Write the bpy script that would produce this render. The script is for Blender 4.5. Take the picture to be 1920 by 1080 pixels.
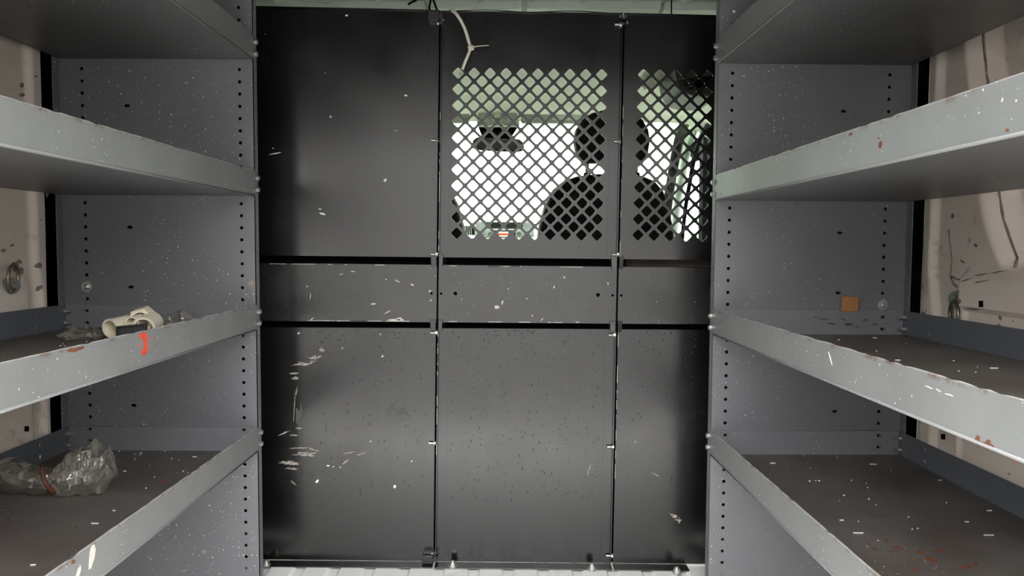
import bpy, math, random
import numpy as np
from mathutils import Vector, Matrix, noise
from mathutils.geometry import delaunay_2d_cdt

for o in list(bpy.data.objects):
    bpy.data.objects.remove(o, do_unlink=True)
SC = bpy.context.scene
COL = SC.collection
random.seed(7)
IN = 0.0254

# ------------------------------------------------------------------ camera
F_PX, PITCH, YAW, ROLL = 1396.1, 0.0548, -0.0008, 0.0057
YP = 1.74                                     # bulkhead partition distance

def cam_axes():
    cy, sy, cp, sp = math.cos(YAW), math.sin(YAW), math.cos(PITCH), math.sin(PITCH)
    f = Vector((sy * cp, cy * cp, -sp)); rt = Vector((cy, -sy, 0)); up = rt.cross(f)
    cr, sr = math.cos(ROLL), math.sin(ROLL)
    return rt * cr + up * sr, -rt * sr + up * cr, f
RT, UP, FW = cam_axes()

def ray(px, py):
    return FW + RT * ((px - 960) / F_PX) - UP * ((py - 540) / F_PX)
_r = ray(830, 1048); H = -_r.z * YP / _r.y    # camera height above the cargo floor
CAM = Vector((0, 0, H))
def W(px, py, Y):
    r = ray(px, py); return CAM + r * (Y / r.y)
def WX(px, py, X):
    r = ray(px, py); return CAM + r * (X / r.x)
def WZ(px, py, Z):
    r = ray(px, py); return CAM + r * ((Z - H) / r.z)

cd = bpy.data.cameras.new('camera'); cam = bpy.data.objects.new('camera', cd); COL.objects.link(cam)
cd.sensor_fit = 'HORIZONTAL'; cd.sensor_width = 36; cd.lens = F_PX / 1920 * 36
cd.clip_start = 0.02; cd.clip_end = 300
m = Matrix((RT, UP, -FW)).transposed().to_4x4(); m.translation = CAM
cam.matrix_world = m
SC.camera = cam

# ------------------------------------------------------------------ world and light
wd = bpy.data.worlds.new('overcast_sky'); SC.world = wd; wd.use_nodes = True
bg = wd.node_tree.nodes['Background']
SKY = 28.0                                     # zenith radiance of an overcast sky, falling to a third at the horizon
_n = wd.node_tree; _tc = _n.nodes.new('ShaderNodeTexCoord'); _sx = _n.nodes.new('ShaderNodeSeparateXYZ'); _n.links.new(_tc.outputs['Generated'], _sx.inputs[0])
_mr = _n.nodes.new('ShaderNodeMapRange'); _mr.inputs['To Min'].default_value = SKY / 3; _mr.inputs['To Max'].default_value = SKY
_n.links.new(_sx.outputs[2], _mr.inputs['Value']); _n.links.new(_mr.outputs[0], bg.inputs[1])
bg.inputs[0].default_value = (0.98, 0.99, 1.0, 1)
SC.view_settings.view_transform = 'Standard'; SC.view_settings.look = 'None'
SC.view_settings.exposure = -0.75; SC.view_settings.gamma = 1.0
SC.view_settings.use_curve_mapping = False
Y_REAR = 0.46                                   # rear door opening
X_L, X_R = -0.985, 0.895                       # inner wall planes
Z_C = 1.345                                    # cargo ceiling

def portal(name, loc, rot, sx, sy):
    ld = bpy.data.lights.new(name, 'AREA'); ld.shape = 'RECTANGLE'; ld.size = sx; ld.size_y = sy
    ld.cycles.is_portal = True
    o = bpy.data.objects.new(name, ld); COL.objects.link(o); o.location = loc; o.rotation_euler = rot
portal('rear_opening_portal', ((X_L + X_R) / 2, Y_REAR - 0.04, 0.68), (math.radians(90), 0, 0), 1.95, 1.42)
portal('windscreen_portal', (-0.04, 3.95, 1.0), (math.radians(-90), 0, 0), 1.9, 1.0)

# ------------------------------------------------------------------ materials
def nodes_of(name):
    mt = bpy.data.materials.new(name); mt.use_nodes = True
    nt = mt.node_tree; return mt, nt, nt.nodes['Principled BSDF']
def N(nt, t, **kw):
    n = nt.nodes.new(t)
    for k, v in kw.items(): setattr(n, k, v)
    return n
def ramp(nt, src, a, b, ca=0.0, cb=1.0):
    mr = N(nt, 'ShaderNodeMapRange'); mr.inputs['From Min'].default_value = a; mr.inputs['From Max'].default_value = b
    mr.inputs['To Min'].default_value = ca; mr.inputs['To Max'].default_value = cb
    nt.links.new(src, mr.inputs['Value']); return mr.outputs['Result']
def noise_tex(nt, scale, detail=4, rough=0.55, stretch=None, off=0.0, coord='Object'):
    tc = N(nt, 'ShaderNodeTexCoord'); v = tc.outputs[coord]
    mp = N(nt, 'ShaderNodeMapping'); mp.inputs['Location'].default_value = (off, off * 1.7, off * .6)
    if stretch: mp.inputs['Scale'].default_value = stretch
    nt.links.new(v, mp.inputs['Vector'])
    n = N(nt, 'ShaderNodeTexNoise'); n.inputs['Scale'].default_value = scale
    n.inputs['Detail'].default_value = detail; n.inputs['Roughness'].default_value = rough
    nt.links.new(mp.outputs[0], n.inputs['Vector']); return n.outputs['Fac']
def mixc(nt, fac, a, b):
    mx = N(nt, 'ShaderNodeMix', data_type='RGBA')
    if hasattr(fac, 'links') or not isinstance(fac, (int, float)): nt.links.new(fac, mx.inputs[0])
    else: mx.inputs[0].default_value = fac
    for v, i in ((a, 6), (b, 7)):
        if isinstance(v, tuple): mx.inputs[i].default_value = (*v, 1)
        else: nt.links.new(v, mx.inputs[i])
    return mx.outputs[2]
def mulf(nt, a, b):
    mm = N(nt, 'ShaderNodeMath', operation='MULTIPLY'); nt.links.new(a, mm.inputs[0])
    if isinstance(b, (int, float)): mm.inputs[1].default_value = b
    else: nt.links.new(b, mm.inputs[1])
    return mm.outputs[0]
def bump(nt, bs, src, strength=0.1, dist=0.002):
    b = N(nt, 'ShaderNodeBump'); b.inputs['Strength'].default_value = strength; b.inputs['Distance'].default_value = dist
    nt.links.new(src, b.inputs['Height']); nt.links.new(b.outputs[0], bs.inputs['Normal'])

M = {}
def paint(key, c1, c2, rough=0.5, scale=9, flecks=0.0, fleck_col=(.75, .75, .74), grime=0.0, grime_col=(.06, .05, .045),
          rust_edge=False, spec=0.5, metallic=0.0, off=0.0, bmp=0.0, stretch=None, streak=0.0, rvar=0.0):
    mt, nt, bs = nodes_of(key)
    col = mixc(nt, ramp(nt, noise_tex(nt, scale, 5, off=off, stretch=stretch), .32, .68), c1, c2)
    if grime:
        g = ramp(nt, noise_tex(nt, 14, 8, .7, off=off + 3.1), .58, .74, 0, grime)
        col = mixc(nt, g, col, grime_col)
        g2 = ramp(nt, noise_tex(nt, 60, 4, .6, off=off + 8.1), .68, .73, 0, min(1, grime * 1.2))
        col = mixc(nt, g2, col, grime_col)
    if streak:
        g = ramp(nt, noise_tex(nt, 16, 6, .6, stretch=(1, 1, .06), off=off + 5), .55, .75, 0, streak)
        col = mixc(nt, g, col, grime_col)
    if flecks:
        a = ramp(nt, noise_tex(nt, 210, 1, .5, off=off + 1.3), .755 - flecks * .03, .775 - flecks * .03)
        b = ramp(nt, noise_tex(nt, 5, 3, .6, off=off + 6.3), .44, .58)
        col = mixc(nt, mulf(nt, a, b), col, fleck_col)
    if rust_edge:
        tc = N(nt, 'ShaderNodeTexCoord'); sp = N(nt, 'ShaderNodeSeparateXYZ'); nt.links.new(tc.outputs['Generated'], sp.inputs[0])
        e = ramp(nt, sp.outputs[2], .86, 1.0)
        n1 = ramp(nt, noise_tex(nt, 42, 5, .65, off=off + 2), .52, .60)
        col = mixc(nt, mulf(nt, e, n1), col, (.10, .042, .022))
        w = ramp(nt, sp.outputs[2], .965, .985, 0, .6)
        col = mixc(nt, w, col, (.42, .40, .37))
        n2 = ramp(nt, noise_tex(nt, 30, 6, .7, off=off + 12), .70, .73, 0, .8)
        col = mixc(nt, n2, col, (.09, .06, .05))
    nt.links.new(col, bs.inputs['Base Color'])
    bs.inputs['Roughness'].default_value = rough; bs.inputs['Specular IOR Level'].default_value = spec
    bs.inputs['Metallic'].default_value = metallic
    if rvar:
        r1 = ramp(nt, noise_tex(nt, 6, 5, .55, off=off + 21), .36, .68, rough - rvar * .55, rough + rvar)
        r2 = ramp(nt, noise_tex(nt, 24, 5, .6, stretch=(1, 1, .05), off=off + 31), .35, .7, -rvar * .35, rvar * .35)
        ad = N(nt, 'ShaderNodeMath', operation='ADD'); nt.links.new(r1, ad.inputs[0]); nt.links.new(r2, ad.inputs[1])
        nt.links.new(ad.outputs[0], bs.inputs['Roughness'])
    if bmp: bump(nt, bs, noise_tex(nt, 90, 3, off=off), bmp, .001)
    M[key] = mt; return mt

paint('shelf_under_shaded', (.092, .092, .094), (.108, .108, .110), .42, 6, flecks=1.2, grime=.35, off=1)  # shelf paint with the shade under the trays darkened into it
paint('panel_grey', (.138, .140, .150), (.160, .163, .173), .45, 4, flecks=1.5, grime=.3, off=4)
paint('panel_grey_lit', (.160, .163, .173), (.182, .186, .196), .45, 4, flecks=1.3, grime=.3, off=14)  # paler panel grey: the light end lips catch is put into the colour
paint('lip_grey', (.166, .170, .166), (.190, .194, .190), .42, 10, flecks=.9, rust_edge=True, off=2)
paint('rail_blue_lit', (.098, .106, .118), (.115, .123, .136), .45, 8, flecks=.3, off=9)  # bluish light on the rear lips, put into their grey
paint('shelf_top_worn', (.125, .112, .102), (.078, .064, .055), .45, 7, flecks=1.2, grime=.55, grime_col=(.055, .03, .022), off=6, fleck_col=(.7, .68, .64))
paint('galvanised', (.62, .62, .60), (.46, .46, .44), .32, 40, metallic=.85)
paint('black_sheet', (.0022, .0021, .0021), (.0042, .0040, .0039), .235, 5, spec=1.0, rvar=.05, flecks=.0, off=3, bmp=.04, streak=.0)
paint('black_sheet_scuffed', (.007, .0068, .0066), (.016, .0153, .0147), .26, 12, spec=1.0, rvar=.10, flecks=.1, grime=.5, grime_col=(.022, .021, .02), off=13, bmp=.08)
paint('black_plastic', (.018, .018, .019), (.028, .028, .029), .45, 20)
paint('matte_black', (.002, .002, .002), (.004, .004, .004), .9, 10, spec=.03)
paint('dirty_channel', (.05, .035, .026), (.02, .016, .013), .8, 25, off=2)
paint('edge_bare_metal', (.55, .53, .50), (.35, .33, .31), .4, 60, metallic=.3)
paint('van_white', (.88, .80, .72), (.76, .655, .565), .42, 5, grime=.75, grime_col=(.24, .165, .12), off=5)
paint('van_floor_white', (.87, .86, .83), (.83, .815, .78), .45, 9, grime=.35, grime_col=(.22, .18, .15), off=7)
paint('roof_white', (.76, .80, .74), (.68, .72, .66), .5, 8, grime=.1, off=8)
paint('added_dark_board', (.07, .07, .07), (.05, .05, .05), .9, 12, spec=.1)
paint('cab_trim', (.80, .80, .73), (.76, .76, .69), .75, 12, bmp=.05)
paint('cab_console', (.40, .41, .36), (.36, .37, .33), .6, 12)
paint('seat_cloth', (.012, .012, .013), (.022, .022, .023), .9, 60, bmp=.15, spec=.1)
paint('seat_side', (.22, .225, .20), (.18, .185, .165), .75, 30)
paint('rubber_black', (.0018, .002, .0022), (.004, .0042, .0045), .55, 20, spec=.03)
paint('door_metal', (.22, .24, .225), (.18, .20, .185), .4, 10)
paint('cream_plastic', (.80, .73, .58), (.76, .68, .52), .38, 30)
paint('nylon_tie', (.66, .63, .54), (.60, .57, .48), .5, 40)
paint('wood_scrap', (.42, .20, .065), (.30, .13, .04), .7, 30, stretch=(1, 1, .15), grime=.3)
paint('red_paint', (.62, .09, .05), (.50, .06, .035), .5, 60)
paint('rust', (.17, .055, .022), (.09, .035, .018), .85, 120)
paint('bare_scrape', (.62, .58, .50), (.45, .42, .36), .6, 60)
paint('scuff_tan', (.46, .40, .34), (.12, .11, .10), .7, 160)
paint('scuff_faint', (.085, .083, .080), (.045, .044, .043), .5, 40)
paint('white_chip', (.8, .8, .78), (.7, .7, .68), .6, 50)
paint('sealant_brown', (.16, .11, .08), (.34, .30, .25), .8, 60)
paint('tie_brown', (.11, .03, .014), (.07, .02, .01), .6, 80)
paint('asphalt', (.165, .161, .155), (.135, .132, .127), .85, 4)
paint('dash_grey', (.07, .07, .068), (.055, .055, .053), .7, 20)
paint('added_wall_pale', (.30, .292, .28), (.25, .243, .233), .9, 2)
paint('car_white', (.8, .8, .8), (.76, .76, .76), .3, 4)
paint('car_silver', (.09, .095, .095), (.06, .064, .064), .4, 4, spec=.2)
paint('plate_orange', (.17, .035, .012), (.15, .03, .01), .5, 10, spec=.1)
paint('label_paper', (.68, .70, .66), (.64, .66, .62), .6, 20)
paint('label_yellow', (.72, .60, .18), (.68, .56, .16), .6, 20)
paint('dark_ink', (.06, .06, .06), (.05, .05, .05), .8, 20)
paint('dark_drop', (.012, .012, .012), (.018, .018, .018), .12, 50)
paint('ring_brass', (.36, .34, .25), (.20, .18, .13), .35, 40, metallic=.8)

def glass(key, tint, fac=.06):
    mt, nt, bs = nodes_of(key); nt.nodes.remove(bs)
    out = nt.nodes['Material Output']
    t = N(nt, 'ShaderNodeBsdfTransparent'); t.inputs[0].default_value = (*tint, 1)
    g = N(nt, 'ShaderNodeBsdfGlossy'); g.inputs['Roughness'].default_value = .02
    x = N(nt, 'ShaderNodeMixShader'); x.inputs[0].default_value = fac
    nt.links.new(t.outputs[0], x.inputs[1]); nt.links.new(g.outputs[0], x.inputs[2]); nt.links.new(x.outputs[0], out.inputs[0])
    M[key] = mt
glass('tinted_glass', (.89, .965, .86), .02)
glass('lamp_lens', (.6, .65, .6), .15)
mt, nt, bs = nodes_of('mirror_glass'); bs.inputs['Base Color'].default_value = (.12, .12, .12, 1)
bs.inputs['Metallic'].default_value = 1; bs.inputs['Roughness'].default_value = .02; M['mirror_glass'] = mt
def film(key, col, op):
    mt, nt, bs = nodes_of(key); out = nt.nodes['Material Output']
    bs.inputs['Base Color'].default_value = (*col, 1); bs.inputs['Roughness'].default_value = .10
    bs.inputs['Specular IOR Level'].default_value = .9
    bump(nt, bs, noise_tex(nt, 60, 2, .5), .6, .006)
    t = N(nt, 'ShaderNodeBsdfTransparent'); t.inputs[0].default_value = (.95, .935, .90, 1)
    tl = N(nt, 'ShaderNodeBsdfTranslucent'); tl.inputs[0].default_value = (*col, 1)
    x0 = N(nt, 'ShaderNodeMixShader'); x0.inputs[0].default_value = .4
    nt.links.new(bs.outputs[0], x0.inputs[1]); nt.links.new(tl.outputs[0], x0.inputs[2])
    x = N(nt, 'ShaderNodeMixShader')
    nt.links.new(ramp(nt, noise_tex(nt, 30, 4, .6), .3, .7, op - .12, op + .14), x.inputs[0])
    gl = N(nt, 'ShaderNodeBsdfGlossy'); gl.inputs['Roughness'].default_value = .13
    nt.links.new(bs.inputs['Normal'].links[0].from_socket, gl.inputs['Normal'])
    fr = N(nt, 'ShaderNodeLayerWeight'); fr.inputs[0].default_value = .35
    x2 = N(nt, 'ShaderNodeMixShader'); nt.links.new(ramp(nt, fr.outputs['Fresnel'], 0, 1, .05, .5), x2.inputs[0])
    nt.links.new(t.outputs[0], x.inputs[1]); nt.links.new(x0.outputs[0], x.inputs[2])
    nt.links.new(x.outputs[0], x2.inputs[1]); nt.links.new(gl.outputs[0], x2.inputs[2]); nt.links.new(x2.outputs[0], out.inputs[0])
    M[key] = mt
film('plastic_film', (.72, .68, .58), .20)
film('plastic_film_brown', (.60, .54, .45), .17)

# ------------------------------------------------------------------ mesh helpers
class MB:
    def __init__(s): s.v = []; s.f = []; s.mi = []; s.cur = 0
    def add(s, vs, fs):
        b = len(s.v); s.v += [Vector(p) for p in vs]; s.f += [tuple(i + b for i in f) for f in fs]; s.mi += [s.cur] * len(fs)
        return s
    def box(s, lo, hi):
        (a, b, c), (d, e, f) = lo, hi
        return s.hexa([(a, b, c), (d, b, c), (d, e, c), (a, e, c), (a, b, f), (d, b, f), (d, e, f), (a, e, f)])
    def hexa(s, p):
        return s.add(p, [(0, 3, 2, 1), (4, 5, 6, 7), (0, 1, 5, 4), (1, 2, 6, 5), (2, 3, 7, 6), (3, 0, 4, 7)])
    def obox(s, c, ax, ay, az):
        c, ax, ay, az = map(Vector, (c, ax, ay, az))
        return s.hexa([c + x * ax + y * ay + z * az for z in (-1, 1) for x, y in ((-1, -1), (1, -1), (1, 1), (-1, 1))])
    def cyl(s, a, b, r0, r1=None, n=12, cap=True, phase=0.0):
        a, b = Vector(a), Vector(b); r1 = r0 if r1 is None else r1
        d = (b - a).normalized(); u = d.orthogonal().normalized(); w = d.cross(u)
        vs = [a + (u * math.cos(t) + w * math.sin(t)) * r0 for t in [2 * math.pi * i / n + phase for i in range(n)]]
        vs += [b + (u * math.cos(t) + w * math.sin(t)) * r1 for t in [2 * math.pi * i / n + phase for i in range(n)]]
        fs = [(i, (i + 1) % n, n + (i + 1) % n, n + i) for i in range(n)]
        if cap: fs += [tuple(range(n))[::-1], tuple(range(n, 2 * n))]
        return s.add(vs, fs)
    def pipe(s, a, b, ro, ri, n=28, no=None):           # hollow tube with wall thickness; no = sides of the outer skin
        a, b = Vector(a), Vector(b); d = (b - a).normalized(); u = d.orthogonal().normalized(); w = d.cross(u)
        def ring(c, r, hexa=False):
            out = []
            for i in range(n):
                t = 2 * math.pi * i / n; rr = r
                if hexa and no:
                    k = math.pi / no; rr = r * math.cos(k) / math.cos(((t + k) % (2 * k)) - k)
                out.append(c + (u * math.cos(t) + w * math.sin(t)) * rr)
            return out
        vs = ring(a, ro, True) + ring(b, ro, True) + ring(b, ri) + ring(a, ri)
        fs = []
        for k in range(4):
            k2 = (k + 1) % 4
            for i in range(n): j = (i + 1) % n; fs.append((k * n + i, k * n + j, k2 * n + j, k2 * n + i))
        return s.add(vs, fs)
    def tube(s, pts, r, n=8, rad=None, flat=None, closed=False):
        pts = [Vector(p) for p in pts]; k = len(pts); vs = []; fs = []
        up = None
        for i, p in enumerate(pts):
            if closed: d = pts[(i + 1) % k] - pts[i - 1]
            else: d = pts[min(i + 1, k - 1)] - pts[max(i - 1, 0)]
            d.normalize()
            if up is None: up = d.orthogonal().normalized() if flat is None else Vector(flat)
            u = (up - d * up.dot(d)).normalized(); w = d.cross(u); up = u if flat is None else up
            rr = rad[i] if rad else r
            ru, rw = (rr, rr) if not isinstance(rr, tuple) else rr
            vs += [p + u * math.cos(2 * math.pi * j / n) * ru + w * math.sin(2 * math.pi * j / n) * rw for j in range(n)]
        for i in range(k if closed else k - 1):
            a, b = i * n, ((i + 1) % k) * n
            fs += [(a + j, a + (j + 1) % n, b + (j + 1) % n, b + j) for j in range(n)]
        if not closed: fs += [tuple(range(n))[::-1], tuple(range((k - 1) * n, k * n))]
        return s.add(vs, fs)
    def prism(s, poly, off):                            # planar polygon (world points) extruded by off
        n = len(poly); off = Vector(off); vs = [Vector(p) for p in poly] + [Vector(p) + off for p in poly]
        return s.add(vs, [tuple(range(n))[::-1], tuple(range(n, 2 * n))] + [(i, (i + 1) % n, n + (i + 1) % n, n + i) for i in range(n)])
    def grid(s, fn, nu, nv, flip=False):
        vs = [fn(i / nu, j / nv) for j in range(nv + 1) for i in range(nu + 1)]
        fs = []
        for j in range(nv):
            for i in range(nu):
                a = j * (nu + 1) + i; q = (a, a + 1, a + nu + 2, a + nu + 1); fs.append(q[::-1] if flip else q)
        return s.add(vs, fs)
    def plate(s, outer, holes, org, ax, ay, th):        # sheet with real holes; th = thickness vector
        org, ax, ay, th = map(Vector, (org, ax, ay, th))
        pts = []; edges = []
        for loop in [outer] + list(holes):
            b = len(pts); n = len(loop); pts += [Vector((p[0], p[1])) for p in loop]
            edges += [(b + i, b + (i + 1) % n) for i in range(n)]
        ov, oe, of, o1, o2, o3 = delaunay_2d_cdt(pts, edges, [], 1, 1e-7)
        bb = [(min(p[0] for p in h), max(p[0] for p in h), min(p[1] for p in h), max(p[1] for p in h), h) for h in holes]
        def in_hole(f):
            x = sum(ov[i][0] for i in f) / len(f); y = sum(ov[i][1] for i in f) / len(f)
            for a, b, c, d, h in bb:
                if a < x < b and c < y < d:
                    ins = False; j = len(h) - 1
                    for i in range(len(h)):
                        if (h[i][1] > y) != (h[j][1] > y) and x < (h[j][0] - h[i][0]) * (y - h[i][1]) / (h[j][1] - h[i][1]) + h[i][0]: ins = not ins
                        j = i
                    if ins: return True
            return False
        of = [f for f in of if not in_hole(f)]
        P = [org + ax * p[0] + ay * p[1] for p in ov]; n = len(P)
        fl = ax.cross(ay).dot(th) > 0
        front = [tuple(f) if not fl else tuple(f)[::-1] for f in of]; back = [tuple(i + n for i in f)[::-1] for f in front]
        cnt = {}
        for f in front:
            for i in range(len(f)):
                a, b = f[i], f[(i + 1) % len(f)]; cnt[(a, b)] = 1
        side = [(b, a, a + n, b + n) for (a, b) in cnt if (b, a) not in cnt]
        return s.add(P + [p + th for p in P], front + back + side)
    def build(s, name, mat, parent=None, smooth=False, bevel=0.0, base=None, seg=2, kind=None, auto=False):
        if base is None: base = Vector((0, 0, 0))
        if parent is not None:
            base = Vector((0, 0, 0)); p = parent
            while p is not None: base = base + p.location; p = p.parent
        me = bpy.data.meshes.new(name); me.from_pydata([tuple(v - base) for v in s.v], [], s.f)
        mats = mat if isinstance(mat, (list, tuple)) else [mat]
        for k in mats: me.materials.append(M[k])
        if len(mats) > 1: me.polygons.foreach_set('material_index', s.mi)
        if smooth: me.polygons.foreach_set('use_smooth', [True] * len(me.polygons))
        me.update()
        o = bpy.data.objects.new(name, me); COL.objects.link(o); o.parent = parent
        if parent is None: o.location = base
        if auto: me.set_sharp_from_angle(angle=math.radians(38))
        if bevel:
            md = o.modifiers.new('bevel', 'BEVEL'); md.width = bevel; md.segments = seg; md.limit_method = 'ANGLE'; md.angle_limit = math.radians(40)
        if kind: o['kind'] = kind
        return o

def tag(o, label, cat, group=None, kind=None):
    o['label'] = label; o['category'] = cat
    if group: o['group'] = group
    if kind: o['kind'] = kind
    return o
def thing(name, loc, label, cat, group=None, rz=0.0):
    o = bpy.data.objects.new(name, None); COL.objects.link(o); o.location = loc; o.rotation_euler = (0, 0, rz)
    o.empty_display_size = .05
    return tag(o, label, cat, group)
def struct(o, label=None):
    o['kind'] = 'structure'
    if label: o['label'] = label
    return o
def inst(name, me, parent, loc, rot=(0, 0, 0)):          # child that shares mesh data
    o = bpy.data.objects.new(name, me); COL.objects.link(o); o.parent = parent; o.location = loc; o.rotation_euler = rot; return o
def mesh_of(mb, name, mat, smooth=False):
    o = mb.build(name, mat, smooth=smooth, auto=smooth); me = o.data; bpy.data.objects.remove(o); return me
def total_loc(p):
    b = Vector((0, 0, 0))
    while p is not None: b = b + p.location; p = p.parent
    return b
def circ(x, y, r, n=12, ry=None):
    ry = ry or r; return [(x + r * math.cos(2 * math.pi * i / n), y + ry * math.sin(2 * math.pi * i / n)) for i in range(n)]
def slot(x, y, w, h, n=5):
    r = h / 2; out = []
    for sx, a0 in ((1, -90), (-1, 90)):
        for i in range(n + 1):
            t = math.radians(a0 + 180 * i / n); out.append((x + sx * (w / 2 - r) + r * math.cos(t), y + r * math.sin(t)))
    return out
def rect(x0, y0, x1, y1): return [(x0, y0), (x1, y0), (x1, y1), (x0, y1)]

# plane-bound marks: px outline -> points on a plane, a fraction of a millimetre proud
def ragged(cx, cy, rx, ry, ang=0, n=18, jag=.35, seed=0):
    rnd = random.Random(seed * 977 + int(cx * 13 + cy * 7)); out = []; a = math.radians(ang)
    for i in range(n):
        t = 2 * math.pi * i / n; k = 1 - jag * rnd.random()
        x, y = rx * k * math.cos(t), ry * k * math.sin(t)
        out.append((cx + x * math.cos(a) - y * math.sin(a), cy + x * math.sin(a) + y * math.cos(a)))
    return out
def marks(name, polys, proj, nrm, mat, parent, h=.0004, kind=None):
    mb = MB(); nrm = Vector(nrm)
    for poly in polys: mb.prism([proj(*p) + nrm * .0001 for p in poly], nrm * h)
    return mb.build(name, mat, parent, kind=kind)

# ------------------------------------------------------------------ setting: ground, floor, ceiling, walls
g = MB(); g.box((-60, -60, -.80), (60, 60, -.72)); struct(g.build('ground', 'asphalt'))
g = MB(); g.box((-12, -7.0, -.72), (12, -4.4, 2.35)); g.box((-12.2, -7.2, 2.35), (12.2, -4.25, 2.5)); struct(g.build('added_rear_wall', 'added_wall_pale'), 'added unseen low pale wall blocking low sky behind the van')  # added out of view: hides the low sky, gives the partition its reflection

# ribbed cargo floor
_a, _b = W(498, 1049, YP), W(1280, 1057, YP)
def fz(x): return _a.z + (_b.z - _a.z) * (x - _a.x) / (_b.x - _a.x) - .004
pts = []; x = -1.05
pitch = .0815
while x < 1.0:
    pts += [(x, 0.0), (x + .050, 0.0), (x + .056, -.006), (x + pitch - .006, -.006)]; x += pitch
mb = MB()
for i in range(len(pts) - 1):
    (x0, z0), (x1, z1) = pts[i], pts[i + 1]
    z0 += fz(x0); z1 += fz(x1)
    mb.add([(x0, Y_REAR, z0), (x1, Y_REAR, z1), (x1, 1.95, z1), (x0, 1.95, z0)], [(0, 1, 2, 3)])
mb.box((-1.06, Y_REAR, -.06), (1.0, 1.95, -.030))
mb.box((-1.06, 1.95, -.30), (1.0, 4.6, -.25))
struct(mb.build('floor', 'van_floor_white'), 'white ribbed metal van cargo floor below the black partition')

# ribbed ceiling
mb = MB(); x = -1.06
mb.box((-1.06, Y_REAR, Z_C + .012), (1.0, 3.12, Z_C + .05))
edges = []
while x < .98:
    a, b, c, d = x, x + .085, x + .100, x + .125
    zz = Z_C + .008 * (1 - ((x + .04) / 1.0) ** 2)
    mb.add([(a, Y_REAR, zz), (b, Y_REAR, zz), (b, 1.97, zz), (a, 1.97, zz)], [(3, 2, 1, 0)])
    mb.add([(b, Y_REAR, zz), (c, Y_REAR, zz - .011), (c, 1.97, zz - .011), (b, 1.97, zz)], [(3, 2, 1, 0)])
    mb.add([(c, Y_REAR, zz - .011), (d, Y_REAR, zz), (d, 1.97, zz), (c, 1.97, zz - .011)], [(3, 2, 1, 0)])
    x = d
struct(mb.build('ceiling', 'roof_white'), 'pale ribbed van roof above the black partition')
mb = MB(); mb.box((X_L - .07, Y_REAR + .01, Z_C - .022), (X_R + .10, YP - .02, Z_C - .014)); struct(mb.build('trim_11', 'added_dark_board', bevel=.003), 'added dark grey board under the cargo roof, dimming the top')  # added board, keeps roof bounce off the upper shelves and partition
mb = MB()                                                # cross bow above the partition
for x0, x1, y0 in ((-.98, -.22, 1.868), (-.21, .02, 1.862), (.03, .36, 1.858), (.37, .88, 1.866)):
    mb.box((x0, y0, Z_C - .016), (x1, y0 + .07, Z_C + .006))
struct(mb.build('trim_1', 'roof_white', bevel=.004), 'roof cross bow above the partition')

def smooth01(a, b, x):
    t = max(0., min(1., (x - a) / (b - a))); return t * t * (3 - 2 * t)

# right wall: pressed white sheet with a proud edge flange, a recessed upper field and a proud lower box
crease_px = [(1812, -40), (1820, 80), (1829, 165), (1838, 280), (1846, 365), (1854, 410), (1864, 440), (1880, 480), (1893, 506)]
crease = [WX(u, v, X_R) for u, v in crease_px]
cz = [p.z for p in crease][::-1]; cyv = [p.y for p in crease][::-1]
def crease_y(z): return float(np.interp(z, cz, cyv))
ZLEDGE = crease[-1].z
Y_RE = WX(1735, 350, X_R - .012).y
Y_LE = WX(82, 350, X_L + .012).y
def rwall(y, z):
    h = 0.0
    fy = WX(1763, 300, X_R).y - .022 * smooth01(ZLEDGE + .02, ZLEDGE - .12, z)
    h -= .012 * smooth01(fy - .010, fy + .012, y)                      # edge flange
    up = smooth01(ZLEDGE - .006, ZLEDGE + .014, z)
    h += .055 * up * smooth01(crease_y(z) + .022, crease_y(z) - .022, y)
    low = smooth01(ZLEDGE + .006, ZLEDGE - .026, z)
    h -= .030 * low * smooth01(1.475, 1.44, y)
    zb = ZLEDGE - .078
    h += .014 * smooth01(zb + .006, zb - .006, z) * smooth01(1.46, 1.43, y)
    h += .004 * noise.noise(Vector((y * 5, z * 4, 0)))
    # oval embossing at the right edge
    e = math.hypot((y - 1.27) / .075, (z - (H + .035)) / .035)
    h -= .010 * smooth01(1.1, .8, e) * up
    return h
def lwall(y, z):
    h = 0.0
    fy = WX(54, 400, X_L).y; zb = H - .075
    fy2 = fy + .016 * smooth01(zb + .05, zb - .05, z)
    h += .012 * smooth01(fy2 - .006, fy2 + .008, y)
    h -= .012 * smooth01(zb + .02, zb - .02, z) * smooth01(fy, fy - .03, y) * -1
    h += .003 * noise.noise(Vector((y * 5, z * 4, 7)))
    return h
def ygrid(u, ye): return ye * (u * .55 if u < .0 else (1 - (1 - u) ** 1.9))
mb = MB()
mb.grid(lambda u, v: Vector((X_R + rwall(ygrid(u, Y_RE), v * 1.36), max(Y_REAR, ygrid(u, Y_RE)), v * 1.36)), 280, 250, flip=False)
mb.grid(lambda u, v: Vector((X_R - .012 + u * .13, Y_RE, v * 1.36)), 1, 8)
mb.box((X_R + .115, Y_REAR, -.05), (X_R + .16, 3.0, 1.40))
struct(mb.build('wall_right', 'van_white', smooth=True, auto=True), 'dirty white pressed-steel van side wall behind the right shelves')
mb = MB()
mb.grid(lambda u, v: Vector((X_L + lwall(ygrid(u, Y_LE), v * 1.36), max(Y_REAR, ygrid(u, Y_LE)), v * 1.36)), 90, 120, flip=True)
mb.grid(lambda u, v: Vector((X_L + .012 - u * .10, Y_LE, v * 1.36)), 1, 8, flip=True)
mb.box((X_L - .13, Y_REAR, -.05), (X_L - .085, 3.0, 1.40))
struct(mb.build('wall_left', 'van_white', smooth=True, auto=True), 'dirty white pressed-steel van side wall behind the left shelves')
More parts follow.
